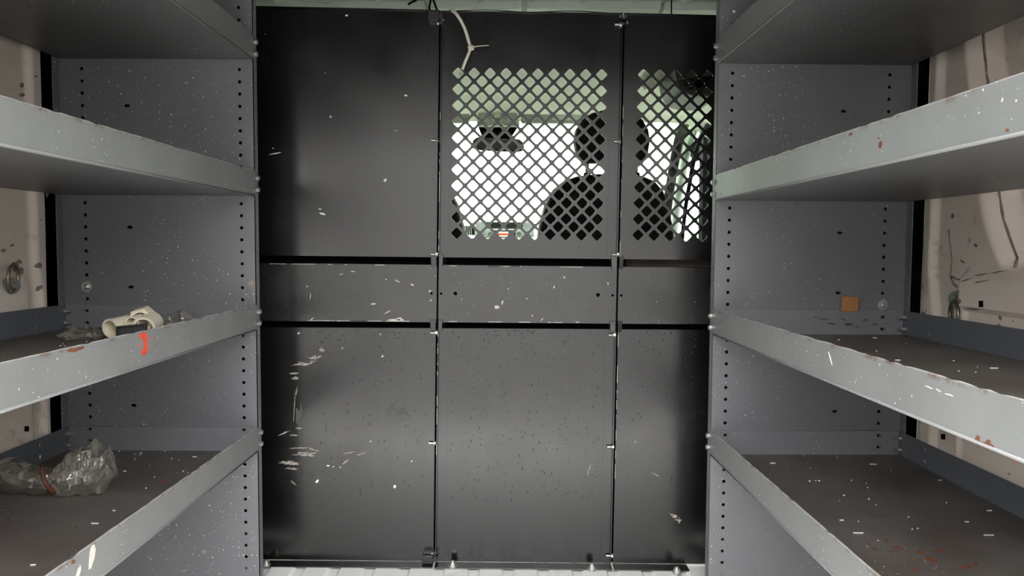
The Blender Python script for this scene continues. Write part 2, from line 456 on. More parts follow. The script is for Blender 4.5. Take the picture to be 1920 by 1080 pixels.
mb = MB(); mb.box((X_L - .084, Y_LE + .012, 0), (X_L - .070, 1.96, Z_C)); struct(mb.build('trim_2', 'matte_black'), 'black sheet put in for the dark of the gap left of the partition')  # black stands in for the shadowed wall beyond each edge
mb = MB(); mb.box((X_R + .100, Y_RE + .012, 0), (X_R + .114, 1.96, Z_C)); struct(mb.build('trim_3', 'matte_black'), 'black sheet put in for the dark of the gap right of the partition')
# sealant beads on the right wall
wr = bpy.data.objects['wall_right']; wl = bpy.data.objects['wall_left']
mb = MB(); pp = []
for i in range(34):
    z = np.interp(i / 33, [0, 1], [1.30, ZLEDGE + .004]); y = crease_y(z)
    pp.append(Vector((X_R + rwall(y, z) - .001, y + .003 * noise.noise(Vector((z * 40, 3, 1))), z)))
mb.tube(pp, .004, 6, rad=[.0022 + .0012 * noise.noise(Vector((i * .9, 0, 0))) for i in range(34)])
mb.build('sealant_bead', 'sealant_brown', wr, smooth=True)
mb = MB(); pp = []
for u, v in ((1779, 430), (1781, 450), (1784, 470), (1786, 492), (1784, 508), (1783, 520), (1787, 528), (1793, 535)):
    p = WX(u, v, X_R); pp.append(Vector((X_R + rwall(p.y, p.z) - .0005, p.y, p.z)))
mb.tube(pp, .0014, 5); mb.build('sealant_bead', 'sealant_brown', wr, smooth=True)
def on_rwall(u, v):
    p = WX(u, v, X_R); return Vector((X_R + rwall(p.y, p.z), p.y, p.z))
def on_lwall(u, v):
    p = WX(u, v, X_L); return Vector((X_L + lwall(p.y, p.z), p.y, p.z))
def wallmarks(name, polys, fn, s, mat, parent):
    mb = MB()
    for poly in polys:
        pts = [fn(*p) + Vector((-s * .0008, 0, 0)) for p in poly]; mb.prism(pts, (-s * .0004, 0, 0))
    mb.build(name, mat, parent, kind='stuff')
wallmarks('dirt_marks', [ragged(*a, seed=i) for i, a in enumerate([(1788, 520, 7, 3, 20), (1800, 524, 12, 2, 5), (1792, 535, 8, 3, 40), (1815, 527, 9, 2, -10),
    (1857, 515, 14, 2, -12), (1880, 510, 12, 2, -15), (1840, 525, 10, 1.6, -20), (1828, 565, 4, 5, 0), (1893, 596, 5, 4, 60), (1890, 610, 5, 3, 20), (1850, 580, 18, 1.5, 3),
    (1745, 588, 5, 4, 60), (1870, 528, 14, 1.5, -12), (1786, 405, 4, 6, 0), (1830, 460, 5, 3, 30), (1805, 490, 6, 2, 40)])], on_rwall, 1, 'sealant_brown', wr)
wallmarks('dirt_marks', [ragged(*a, seed=i + 40) for i, a in enumerate([(28, 500, 6, 12, 20), (38, 508, 5, 9, 0), (62, 498, 5, 6, 0), (66, 540, 2.5, 7, 10), (21, 460, 5, 2, -30),
    (5, 470, 5, 4, 0), (35, 490, 6, 3, 40), (76, 364, 3, 7, 10), (40, 160, 5, 6, 20), (40, 178, 6, 4, 0), (55, 143, 4, 2, 0), (64, 412, 2, 2, 0)])], on_lwall, -1, 'sealant_brown', wl)
for fn, s, par, lst in ((on_rwall, 1, wr, ((1769, 819, 4, 5), (1871, 570, 4, 6), (1800, 690, 3, 4))), (on_lwall, -1, wl, ((37, 804, 4, 5),))):
    for u, v, a, b in lst:
        mb = MB(); mb.prism([fn(*p) + Vector((-s * .001, 0, 0)) for p in rect(u - a, v - b, u + a, v + b)], (-s * .0006, 0, 0)); mb.build('slot_hole', 'matte_black', par)
mb = MB(); c = on_rwall(1905, 478); mb.cyl(c, c + Vector((-.004, -.006, 0)), .013, .012, 18); mb.cyl(c + Vector((-.004, -.006, 0)), c + Vector((-.02, -.012, 0)), .007, .002, 12)
mb.build('rubber_plug', 'door_metal', wr, smooth=True, auto=True)

# tie-down rings
def tie_down(c, s, label, tilt):
    t = thing('tie_down_ring', c, label, 'tie-down')
    mb = MB(); mb.cyl(c + Vector((s * .002, 0, 0)), c + Vector((-s * .010, -.004, 0)), .017, .015, 20)
    mb.cyl(c + Vector((-s * .010, -.004, 0)), c + Vector((-s * .016, -.006, 0)), .009, .007, 12)
    mb.build('boss', 'door_metal', t, smooth=True, auto=True)
    mb = MB(); q = c + Vector((-s * .014, -.006, -.006)); pts = []
    ax = Vector((-s * .25, 0, 0)) + Vector((0, -1.0, 0)); ax.normalize(); ax2 = Vector((0, 0, -1))
    d0 = Vector((math.cos(0) * ax.x * 1, ax.y, 0))
    for k, (a, b) in enumerate([(-.012, 0), (-.024, .014), (-.024, .032), (-.012, .046), (.010, .048), (.024, .034), (.022, .014), (.010, 0)]):
        ca, sa = math.cos(tilt), math.sin(tilt); pts.append(q + ax * (a * ca + b * sa) + ax2 * (b * ca - a * sa))
    mb.tube(pts, .0034, 8, closed=True); mb.build('ring', 'ring_brass', t, smooth=True)
c = on_rwall(1797, 560); tie_down(c, 1, 'metal tie-down ring hanging on the white right wall above the shelf rail', .35)
c = on_lwall(9, 536); tie_down(c + Vector((0, 0, .0)), -1, 'metal tie-down ring on the white left wall at the photo edge', 2.9)

# ------------------------------------------------------------------ bulkhead partition
part = thing('bulkhead_partition', (-.05, YP, 0), 'black sheet-steel bulkhead partition with two diamond-mesh windows, full width of van', 'partition')
def P2(px, py, Y=YP): p = W(px, py, Y); return (p.x, p.z)
def line(a, b): return (P2(*a), P2(*b))
def isect(l1, l2):
    (x1, y1), (x2, y2) = l1; (x3, y3), (x4, y4) = l2
    d = (x1 - x2) * (y3 - y4) - (y1 - y2) * (x3 - x4); a = x1 * y2 - y1 * x2; b = x3 * y4 - y3 * x4
    return ((a * (x3 - x4) - (x1 - x2) * b) / d, (a * (y3 - y4) - (y1 - y2) * b) / d)
def shift(l, dx=0, dz=0): return tuple((p[0] + dx, p[1] + dz) for p in l)
HT = [line((485, 11), (805, 18)), line((835, 20), (1162, 24)), line((1174, 24), (1340, 28))]      # top edges per column
HU = line((490, 478), (1327, 486.5)); HB0 = line((490, 494), (1327, 503)); HB1 = line((490, 601), (1325, 607.5))
HL = line((490, 614.5), (1330, 619.5)); HF = line((498, 1049), (1280, 1057))
S1 = line((826, 40), (815, 1050)); S2 = line((1168.5, 40), (1146.5, 1050))
SL = ((-1.05, 0), (-1.05, 1)); SR = ((.985, 0), (.985, 1))
G = .0022
cols = [(SL, shift(S1, -G)), (shift(S1, G), shift(S2, -G)), (shift(S2, G), SR)]
TH = .0022
def quad(l, r, b, t): return [isect(b, l), isect(b, r), isect(t, r), isect(t, l)]
def dia(cx, cz, rx, rz, k=.18):
    out = []
    for (ax_, az_), (bx, bz), (dx, dz) in (((0, 1), (1, 0), (-1, 0)), ((1, 0), (0, -1), (0, 1)), ((0, -1), (-1, 0), (1, 0)), ((-1, 0), (0, 1), (0, -1))):
        # corner a, going towards d first then b (clockwise order)
        out.append((cx + rx * (ax_ * (1 - k) + dx * k), cz + rz * (az_ * (1 - k) + dz * k)))
        out.append((cx + rx * ax_ * (1 - k * .55), cz + rz * az_ * (1 - k * .55)))
        out.append((cx + rx * (ax_ * (1 - k) + bx * k), cz + rz * (az_ * (1 - k) + bz * k)))
    return out
def lattice(tl, tr, bl, br, ncol, nrow):
    tl, tr, bl, br = (Vector(P2(*p)) for p in (tl, tr, bl, br)); hs = []
    rx = (tr - tl).length / (ncol - 1) * .385; rz = (tl - bl).length / (nrow - 1) * .385
    for j in range(2 * nrow - 1):
        v = j / (2 * nrow - 2)
        a = tl.lerp(bl, v); b = tr.lerp(br, v)
        if j % 2 == 0: us = [i / (ncol - 1) for i in range(ncol)]
        else: us = [(i + .5) / (ncol - 1) for i in range(ncol - 1)]
        for u in us:
            c = a.lerp(b, u); hs.append(dia(c.x, c.y, rx, rz))
    return hs
mesh_mid = lattice((859.2, 137), (1128, 140.2), (856, 437.3), (1119.5, 441), 10, 11)
mesh_right = lattice((1206.7, 140), (1326.5, 142.5), (1196.4, 440.6), (1316.5, 443), 5, 11)
PL = {}
def plate_part(name, outer, holes, mat, y=YP, th=TH, parent=part, bevel=0):
    mb = MB(); mb.plate(outer, holes, (0, y, 0), (1, 0, 0), (0, 0, 1), (0, th, 0)); return mb.build(name, mat, parent, bevel=bevel)
for i, (l, r) in enumerate(cols):
    PL['u', i] = plate_part('upper_panel', quad(l, r, HU, HT[i]), [[], mesh_mid, mesh_right][i], 'black_sheet')
    hs = []
    for u, v, rr in ([(809, 550, 2.4)], [(827, 550.5, 2.4), (853.5, 550.5, 3.8), (1121.5, 553, 3.8), (1148.5, 554, 2.4)], [(1165, 554, 2.4)])[i]:
        c = P2(u, v); hs.append(circ(c[0], c[1], rr * YP / F_PX, 12))
    lb, rb = l, r
    PL['b', i] = plate_part('band_panel', quad(lb, rb, HB1, HB0), hs, 'black_sheet_scuffed')
    PL['l', i] = plate_part('lower_panel', quad(l, r, HF, HL), [], 'black_sheet')
    # folded edges of the two recessed slots (returns run back to the channel)
    for ln, nm, par in ((HU, 'fold', PL['u', i]), (HB0, 'fold', PL['b', i]), (HB1, 'fold', PL['b', i]), (HL, 'fold', PL['l', i])):
        a = isect(ln, l); b = isect(ln, r); dz = .0012
        mb = MB(); mb.hexa([(a[0], YP + TH, a[1] - dz), (b[0], YP + TH, b[1] - dz), (b[0], YP + .034, b[1] - dz), (a[0], YP + .034, a[1] - dz),
                            (a[0], YP + TH, a[1] + dz), (b[0], YP + TH, b[1] + dz), (b[0], YP + .034, b[1] + dz), (a[0], YP + .034, a[1] + dz)])
        mb.build(nm, 'black_sheet', par)
for a, b, mats in ((HU, HB0, ('matte_black', 'matte_black', 'dirty_channel')), (HB1, HL, ('matte_black',) * 3)):
    for i, (l, r) in enumerate(cols):
        plate_part('recess_channel', quad(l, r, shift(b, 0, -.01), shift(a, 0, .01)), [], mats[i], y=YP + .034)
# bare metal wear along band edges
for i, (l, r) in enumerate(cols[:2]):
    for ln, n in ((HB0, 9), (HB1, 5)):
        mb = MB(); a, b = Vector(isect(ln, l)), Vector(isect(ln, r)); rnd = random.Random(i * 7 + n)
        for k in range(n):
            u0 = rnd.uniform(.25 if i == 0 else .05, .9); u1 = min(.98, u0 + rnd.uniform(.02, .09)); p, q = a.lerp(b, u0), a.lerp(b, u1)
            z = -.0006 if ln is HB0 else .0010
            mb.box((p.x, YP - .0004, p.y + z - .0007), (q.x, YP + .0002, p.y + z + .0006))
        mb.build('worn_edge', 'edge_bare_metal', PL['b', i], kind='stuff')

def bolt_mesh(name, r, head, shank, sr, wash=0):       # axis along -Y, base at origin
    mb = MB()
    if wash: mb.cyl((0, 0, 0), (0, -.0016, 0), wash, n=20)
    mb.cyl((0, -.0012 if wash else 0, 0), (0, -head, 0), r, r * .96, 6)
    mb.cyl((0, -head, 0), (0, -head - .0012, 0), r * .85, r * .6, 12)
    if shank: mb.cyl((0, -head, 0), (0, -head - shank, 0), sr, n=10)
    return mesh_of(mb, name, 'galvanised')
BOLT = bolt_mesh('bolt', .0058, .0055, 0, 0)
BOLT_SHANK = bolt_mesh('bolt', .0052, .005, .011, .0028)
BOLT_WASHER = bolt_mesh('bolt', .0058, .007, .004, .003, .0115)
mb = MB(); mb.cyl((0, 0, 0), (0, 0, .002), .0105, n=18); mb.cyl((0, 0, .002), (0, 0, .010), .0088, .0075, 18); mb.cyl((0, 0, .010), (0, 0, .0145), .0075, .004, 18)
DOME = mesh_of(mb, 'bolt', 'galvanised', True)

# seam flanges (thin upright ribs), doubler strips and bracket tabs
def seam(ls, i0, i1):
    for key, t, bt in (('u', HT, HU), ('l', HL, HF)):
        for side, idx in ((-1, i0), (1, i1)):
            l = shift(ls, side * G); tl = t[idx] if isinstance(t, list) else t
            a = isect(bt, l); b = isect(tl, l)
            mb = MB(); o = side * .0020; z0, z1 = a[1] + .004, b[1] - (.008 if key == 'u' else .003)
            xa = a[0] + (b[0] - a[0]) * .01; d = .011
            mb.hexa([(a[0], YP - d, z0), (a[0] + o, YP - d, z0), (a[0] + o, YP + .0005, z0), (a[0], YP + .0005, z0),
                     (b[0], YP - d, z1), (b[0] + o, YP - d, z1), (b[0] + o, YP + .0005, z1), (b[0], YP + .0005, z1)])
            mb.build('seam_flange', 'black_sheet', PL[key, idx])
            if side > 0:
                rs = random.Random(idx * 11 + ord(key)); me_ = MB()
                for q_ in range(9):
                    f0 = rs.uniform(.0, .6) if key == 'u' else rs.uniform(.3, .95); f1 = min(.99, f0 + rs.uniform(.01, .09))
                    xx = lambda f_: a[0] + (b[0] - a[0]) * f_
                    me_.hexa([(xx(f_) + e_, YP - d - t_, z0 + (z1 - z0) * f_) for f_ in (f0, f1) for e_, t_ in ((-.0001, .0004), (.0009, .0004), (.0009, -.0002), (-.0001, -.0002))])
                me_.build('worn_edge', 'edge_bare_metal', PL[key, idx], kind='stuff')
            w = side * .022
            mb = MB(); mb.prism([(a[0] + o, YP - .0012, z0 + .004), (a[0] + o + w, YP - .0012, z0 + .004), (b[0] + o + w, YP - .0012, z1 - .01), (b[0] + o, YP - .0012, z1 - .01)], (0, .0011, 0))
            mb.build('edge_strip', 'black_sheet', PL[key, idx])
    # bracket tabs across the two slots
    for up_, lo_, kk in ((shift(HU, 0, .006), shift(HB0, 0, -.004), 'u'), (shift(HB1, 0, .005), shift(HL, 0, -.005), 'l')):
        for side, idx, w in ((-1, i0, .012), (1, i1, .0085)):
            l = shift(ls, side * (G + .0008)); a = isect(lo_, l); b = isect(up_, l)
            mb = MB(); mb.prism([(a[0], YP - .006, a[1]), (a[0] + side * w, YP - .004, a[1]), (b[0] + side * w * 1.15, YP - .004, b[1]), (b[0], YP - .006, b[1])], (0, .003, 0))
            mb.build('bracket_tab', 'black_sheet_scuffed', PL[kk, idx], bevel=.0006)
seam(S1, 0, 1); seam(S2, 1, 2)
for ls, i in ((S1, 0), (S2, 1)):
    plate_part('seam_backing', quad(shift(ls, -.02), shift(ls, .02), HF, shift(HT[i], 0, -.012)), [], 'matte_black', y=YP + .006, th=.001)  # black strips added to stop cab light showing through the seams
pb = total_loc(part)
def seam_bolts(lst, idx):
    for u, v in lst:
        p = W(u, v, YP - .007); key = 'u' if v < 500 else 'l'
        inst('bolt', BOLT_SHANK, PL[key, idx], p - pb, (0, 0, math.radians(-90)))
seam_bolts([(822, 263), (821, 476.5), (820, 624), (817, 831)], 0)
seam_bolts([(1164, 265), (1160, 477), (1154, 628), (1151, 838), (1149, 1042)], 1)
for u, v, k in ((1167.5, 45, 1), (1176, 43, 2), (1163.5, 31, 1), (1173, 31, 2), (831, 38, 1)):
    p = W(u, v, YP - .001); inst('bolt', BOLT, PL['u', k], p - pb, (0, 0, 0)).scale = (.5, .8, .5)
p = W(1166, 46, YP - .007); inst('bolt', BOLT_SHANK, PL['u', 1], p - pb, (0, 0, math.radians(-90)))
# top hem and foot flange with dome bolts
for i, (l, r) in enumerate(cols):
    a = isect(HT[i], l); b = isect(HT[i], r); k = .0012
    mb = MB(); n = 14; rows = []
    for j in range(n + 1):
        u = j / n; x = a[0] + (b[0] - a[0]) * u; z = a[1] + (b[1] - a[1]) * u - .008 + (.004 * math.sin(u * 6.5) ** 2 if i == 1 else 0)
        rows.append((x, z))
    for j in range(n):
        (x0, z0), (x1, z1) = rows[j], rows[j + 1]
        mb.hexa([(x0, YP - .006, z0 + .004), (x1, YP - .006, z1 + .004), (x1, YP + .02, z1 + .012), (x0, YP + .02, z0 + .012),
                 (x0, YP - .006, z0 + .006), (x1, YP - .006, z1 + .006), (x1, YP + .02, z1 + .014), (x0, YP + .02, z0 + .014)])
    mb.build('top_hem', 'black_sheet', PL['u', i])
FLZ = .0035
ff = []
for i, (l, r) in enumerate(cols):
    a = isect(HF, l); b = isect(HF, r)
    if i == 2: b = P2(1287, 1057)
    y0 = YP - .034
    mb = MB(); q = [(x, y, fz(x) + d_) for d_ in (.0004, .0030) for x, y in ((a[0], y0), (b[0], y0), (b[0], YP), (a[0], YP))]
    mb.hexa(q)
    ff.append(mb.build('foot_flange', 'black_sheet_scuffed', PL['l', i], bevel=.001))
for u, v, k in ((849, 1056, 1), (1110, 1060, 1), (1269, 1065, 2), (499, 1055, 0)):
    p = WZ(u, v, .001); inst('bolt', DOME, PL['l', k], Vector((p.x, p.y, fz(p.x) + .002)) - pb)
# latches at the seam
for (u0, v0, u1, v1), key, idx in (((803, 20, 823, 40), 'u', 0), ((792, 1040, 812, 1056), 'l', 0)):
    a = W(u0, v1, YP - .014); b = W(u1, v0, YP - .014)
    mb = MB(); mb.box((a.x, YP - .020, a.z), (b.x, YP - .001, b.z)); lt = mb.build('latch', 'black_plastic', PL[key, idx], bevel=.002)
    up_ = v0 < 500
    mb = MB(); za = a.z - .006 if up_ else b.z + .002
    mb.box((a.x + .003, YP - .017, za), (b.x + .010, YP - .002, za + .006)); mb.box((b.x + .001, YP - .014, za), (b.x + .006, YP - .002, b.z if up_ else za - .018))
    mb.cyl((b.x + .004, YP - .018, (a.z + b.z) / 2), (b.x + .004, YP - .004, (a.z + b.z) / 2), .006, n=14)
    mb.build('latch_catch', 'black_plastic', lt, bevel=.0008)
    inst('bolt', BOLT_SHANK, lt, Vector((b.x, YP - .014, za + .002)) - pb, (0, 0, math.radians(-90))).scale = (.7, .8, .7)

# scuffs, chips and drops on the panels
def pp_(u, v): return W(u, v, YP)
sc = [(570, 682, 26, 3.4, -3), (590, 671, 14, 3, -8), (552, 700, 9, 2.2, 0), (553, 709, 8, 2.6, 0), (603, 656, 5, 4, -60), (578, 679, 18, 2, -6), (572, 852, 23, 4, 0), (543, 868, 20, 3, 2),
      (547, 879, 14, 2, 5), (561, 840, 22, 1.1, -3), (588, 843, 14, 1.3, 18), (655, 849, 13, 1.6, -8), (677, 851, 9, 1.5, -15), (648, 866, 9, 2.2, -38), (560, 803, 7, 1.3, 0), (552, 816, 8, 1.3, 0),
      (556, 735, 1, 9, 8), (552, 760, .8, 26, 3), (533, 812, 13, 1.2, -25), (550, 905, 8, 1, 40), (1230, 890, 9, 1, 25), (1104, 882, 1.2, 12, 20), (1192, 828, 4, 1, -60), (1265, 968, 14, 3, 30), (1272, 975, 8, 4, 50)]
marks('scuff_marks', [ragged(a[0], a[1], a[2] * 1.2, a[3] * 1.5, *a[4:], n=26, jag=.7, seed=i) for i, a in enumerate(sc)], pp_, (0, -1, 0), 'scuff_tan', PL['l', 0], kind='stuff')
marks('smudge', [ragged(745, 772, 24, 21, 20, n=20, jag=.3), ragged(600, 890, 5, 26, 32, n=16, jag=.4), ragged(563, 790, 10, 40, 0, n=18, jag=.6)], pp_, (0, -1, 0), 'scuff_faint', PL['l', 0], h=.0002, kind='stuff')
marks('paint_chips', [ragged(*a, n=9, seed=i) for i, a in enumerate([(740, 912, 3, 3.6), (695, 828, 1.5, 1.5), (717, 668, 3, 1.5, -40), (772, 865, 1.5, 2), (615, 873, 4, 1.6), (595, 902, 4, 3, -40), (625, 875, 2, 1), (638, 876, 2, 1),
      (560, 625, 3, 1.6, -20), (642, 653, 1.6, 1), (713, 627, 2, 1)])], pp_, (0, -1, 0), 'white_chip', PL['l', 0], kind='stuff')
marks('paint_chips', [ragged(*a, n=10, seed=i + 90) for i, a in enumerate([(761, 179, 4, 2, 10), (722, 338, 4, 3, -30), (605, 401, 7, 2.4, 15), (600, 392, 3, 1.5), (620, 219, 2, 2.5), (512, 278, 2, 1), (497, 64, 1, 1), (515, 288, 14, 1.2, -10), (650, 29, 3, 2), (742, 245, 2, 1), (610, 137, 1.2, 1)])],
      pp_, (0, -1, 0), 'white_chip', PL['u', 0], kind='stuff')
marks('paint_chips', [ragged(*a, n=10, seed=i + 60) for i, a in enumerate([(742, 600, 17, 2.2), (748, 598, 8, 3), (727, 585, 8, 1.3, -30), (773, 534, 4, 2, 30), (806, 546, 3, 3), (808, 563, 3, 1.5, -40), (745, 527, 8, 1, 25), (662, 509, 5, 1, 0), (640, 514, 5, 1, -20),
      (576, 537, 2, 2), (582, 555, 1, 8, 8), (724, 524, 2, 1.5), (585, 598, 5, 1, -40), (700, 570, 6, 1.6, 0)])], pp_, (0, -1, 0), 'bare_scrape', PL['b', 0], kind='stuff')
marks('paint_chips', [ragged(*a, n=10, seed=i + 30) for i, a in enumerate([(942, 567, 2, 5, 10), (932, 576, 6, 4, 10), (1039, 538, 1.5, 3.5, 10), (1058, 520, 2, 3, -20), (953, 542, 2.5, 1.2), (988, 560, 2.5, 1, -20), (1140, 532, 1.5, 3), (998, 592, 1, 3), (1016, 599, 5, 1, -45), (1083, 604, 4, 1)])],
      pp_, (0, -1, 0), 'bare_scrape', PL['b', 1], kind='stuff')
def drops(idx, u0, u1, v0, v1, n, seed):
    rnd = random.Random(seed); mb = MB()
    for k in range(n):
        v = v0 + (v1 - v0) * rnd.random() ** 2.0; u = rnd.uniform(u0, u1); p = W(u, v, YP)
        r = rnd.choice([.0007, .0009, .0012, .0016]); st = rnd.choice([1, 1, 1.4, 2.4])
        mb.add([p + Vector((r * math.cos(t) * 1, -.0001, st * r * math.sin(t))) for t in [k2 * math.pi / 3 for k2 in range(6)]] + [p + Vector((0, -.0007, -.1 * r))],
               [(i, (i + 1) % 6, 6) for i in range(6)])
    mb.build('water_drops', 'dark_drop', PL['l', idx], smooth=True, kind='stuff')
drops(0, 590, 800, 620, 960, 330, 1); drops(1, 842, 1140, 620, 940, 620, 2); drops(2, 1165, 1310, 622, 900, 120, 3)

# ------------------------------------------------------------------ shelving units
HOLE_L, HOLE_R = (0.5743, 1.5794, 0.3679), (0.4557, 1.5725, 0.3642)
DEP = .409; LEN = 1.05; LIPH = 2.1 * IN; ZTOP = 1.305
def shelving(s, xa, yd, zk0, hole_d, rz, lips, label):
    root = thing('shelving_unit', (xa, yd, 0), label, 'shelving', 'van shelving units', rz)
    R = Matrix.Rotation(rz, 3, 'Z')
    zh = [zk0 + H - k * IN for k in range(-14, 60)]
    zh = [z for z in zh if .02 < z < ZTOP - .012]
    def hole_cols(z0, z1): return [circ(s * d, z, .0037, 10) for d in (hole_d, hole_d + 13 * IN) for z in zh if z0 < z < z1]
    def addp(mb, name, mat, par=root, **kw):
        o = MB(); o.v = [v for v in mb.v]; o.f = mb.f; o.mi = mb.mi
        me_o = o.build(name, mat, None, **kw); me_o.parent = par; return me_o
    sl = [slot(s * .266, zk0 + H - k * IN, .0115, .0062) for k in (3, 13, 18, 28, 38)]
    for far in (True, False):
        y0 = 0 if far else -LEN
        if not far:                                        # unseen near end: two open slotted posts added to let daylight into the bays
            fl = [slot_v(.012, z, .0026, .008) for z in zh]
            for d0, dd in ((0, 1), (DEP, -1)):
                mb = MB(); mb.plate(rect(.0, .002, .030, ZTOP), fl, (s * d0, y0, 0), (0, 1, 0), (0, 0, 1), (s * dd * .0016, 0, 0))
                x0, x1 = sorted((s * d0, s * (d0 + dd * .03))); mb.box((x0, y0 - .0016, .002), (x1, y0, ZTOP)); addp(mb, 'added_post', 'panel_grey')
            continue
        mb = MB(); mb.plate(rect(*(sorted((0, s * DEP))[:1] + [.002] + sorted((0, s * DEP))[1:] + [ZTOP])), hole_cols(0, 2) + sl, (0, y0, 0), (1, 0, 0), (0, 0, 1), (0, .0016, 0))
        ep = addp(mb, 'end_panel', 'panel_grey')
        # inner flange runs away from the viewer, outer flange towards the viewer
        fl = [slot_v(.012, z, .0026, .008) for z in zh]
        mb = MB(); mb.plate(rect(.0, .002, .021, ZTOP), fl, (0, y0, 0), (0, 1, 0), (0, 0, 1), (s * .0016, 0, 0)); addp(mb, 'aisle_flange', 'panel_grey', ep)
        mb = MB(); mb.plate(rect(.0, .002, .021, ZTOP), fl, (s * DEP, y0, 0), (0, -1, 0), (0, 0, 1), (-s * .0016, 0, 0)); addp(mb, 'wall_flange', 'panel_grey', ep)
        if far:
            zc = zk0 + H - (18 if s < 0 else 19) * IN
            b = inst('bolt', BOLT_WASHER, ep, (s * (hole_d + 13 * IN), -.0005, zc)); b['label'] = 'silver bolt with a wide washer'
    for k, (u, v) in enumerate(lips):
        r = ray(u, v); zt = H + r.z * (yd / r.y); zb = zt - LIPH
        worn = k >= 2
        # pan: top skin worn, underside grey darkened for shade
        mb = MB(); e = .003
        xs = sorted((s * .0015, s * (DEP - .0025)))
        mb.cur = 0; mb.add([(xs[0], -LEN + e, zb + .0016), (xs[1], -LEN + e, zb + .0016), (xs[1], -e, zb + .0016), (xs[0], -e, zb + .0016)], [(0, 1, 2, 3)])
        mb.cur = 1; mb.add([(xs[0], -LEN + e, zb), (xs[1], -LEN + e, zb), (xs[1], -e, zb), (xs[0], -e, zb)], [(3, 2, 1, 0)])
        mb.add([(xs[0], -LEN + e, zb), (xs[1], -LEN + e, zb), (xs[1], -LEN + e, zb + .0016), (xs[0], -LEN + e, zb + .0016)], [(0, 1, 2, 3)])
        mb.add([(xs[0], -e, zb), (xs[1], -e, zb), (xs[1], -e, zb + .0016), (xs[0], -e, zb + .0016)], [(3, 2, 1, 0)])
        sh = addp(mb, 'shelf', ['shelf_top_worn', 'shelf_under_shaded'])
        sh['label'] = ['top grey steel shelf tray', 'second grey steel shelf tray from the top', 'third grey steel shelf tray from the top', 'lowest grey steel shelf tray in view'][k]
        # front lip, sheet with slots at both ends, slightly wavy rusted hem
        sl_ = [slot_v(l, zb + dz, .0030, .0085) for l in (.045, LEN - .045) for dz in (.012, .038)]
        mb = MB(); n = 72; rnd = random.Random(k * 5 + s)
        top = [(LEN - LEN * i / n, zt + (.0009 * noise.noise(Vector((i * .45, k, s))) - (.0012 if rnd.random() < .1 else 0))) for i in range(n + 1)]
        mb.plate([(0, zb), (LEN, zb)] + top, sl_, (0, 0, 0), (0, -1, 0), (0, 0, 1), (s * .0022, 0, 0)); fl_ = addp(mb, 'front_lip', 'lip_grey', sh)
        mb = MB(); mb.tube([(s * .0008, -e, zb + .0008), (s * .0008, -LEN + e, zb + .0008)], .0022, 8); addp(mb, 'bottom_bend', 'lip_grey', sh, smooth=True)
        # rear lip, end lips
        mb = MB(); mb.plate(rect(0, zb, LEN, zt - .001), [slot_v(l, zb + dz, .005, .009) for l in (.10, LEN - .1, LEN / 2) for dz in (.014, .038)], (s * (DEP - .0022), 0, 0), (0, -1, 0), (0, 0, 1), (-s * .0018, 0, 0))
        addp(mb, 'rear_lip', 'rail_blue_lit', sh)
        mb = MB(); x0, x1 = sorted((s * .004, s * (DEP - .005)))
        mb.plate(rect(x0, zb, x1, zt - .0005), [slot(s * (d), z, .010, .0066) for d in (hole_d, hole_d + 13 * IN) for z in zh if zb + .006 < z < zt - .006], (0, -.0035, 0), (1, 0, 0), (0, 0, 1), (0, -.0016, 0))
        addp(mb, 'end_lip', 'panel_grey_lit', sh)
        # bolts on the aisle flange and rear corner
        for dz in (.0135, .0385):
            inst('bolt', BOLT, sh, (0, .0105, zb + dz), (0, 0, math.radians(90 if s > 0 else -90) * -1 + 0)).name = 'bolt'
            inst('bolt', BOLT_SHANK, sh, (s * (DEP - .004), -.011, zb + dz), (0, 0, math.radians(-90 if s > 0 else 90)))
    return root
def slot_v(x, z, w, h):
    return [(x + (px_ * w / 2), z + (pz_ * h / 2)) for px_, pz_ in ((-.5, -1), (.5, -1), (1, -.6), (1, .6), (.5, 1), (-.5, 1), (-1, .6), (-1, -.6))]
LL = [(474, 63), (476, 319.6), (483, 572), (484, 800)]
LR = [(1348, 70), (1342, 328), (1336, 580), (1333, 806)]
left = shelving(-1, -.5449, 1.5794, .3679, .0294, 0.0, LL, 'grey steel shelving unit on the left, holding plastic bags and fittings')
right = shelving(1, .4247, 1.5725, .3642, .0310, .0172, LR, 'grey steel shelving unit on the right, trays empty but for a wood scrap')
def lip_z(px, yd): r = ray(*px); return H + r.z * (yd / r.y)
ZS = {('L', k): lip_z(p, 1.5794) - LIPH + .0016 for k, p in enumerate(LL)}
ZS.update({('R', k): lip_z(p, 1.5725) - LIPH + .0016 for k, p in enumerate(LR)})

# marks on the lips: real thin patches of paint, rust and scrape
lsh = [o for o in left.children if o.name.startswith('shelf')]; rsh = [o for o in right.children if o.name.startswith('shelf')]
def on_llip(u, v): return WX(u, v, -.5449)
def on_rlip(u, v):
    r = ray(u, v); sk = -.0172; X = .4247; D = 1.5725; t = (X - sk * D) / (r.x - sk * r.y); return CAM + r * t
def attach(o, sh, root):
    o.parent = sh; o.matrix_parent_inverse = (root.matrix_world if False else Matrix.Translation(root.location) @ Matrix.Rotation(root.rotation_euler.z, 4, 'Z')).inverted()
def lip_mark(name, polys, fn, nrm, mat, sh, root, kind='stuff', h=.0004):
    o = marks(name, polys, fn, nrm, mat, None, h=h, kind=kind); attach(o, sh, root); return o
o = lip_mark('paint_smear', [[(259, 627), (266, 624), (274, 623), (276, 630), (275, 640), (278, 650), (276, 660), (270, 667), (264, 663), (265, 655), (269, 655), (270, 648), (268, 640), (266, 634), (260, 634)], ragged(283, 634, 1.8, 4, 15, n=9), ragged(262, 648, 1.4, 4, -20, n=9)], on_llip, (1, 0, 0), 'red_paint', lsh[2], left)
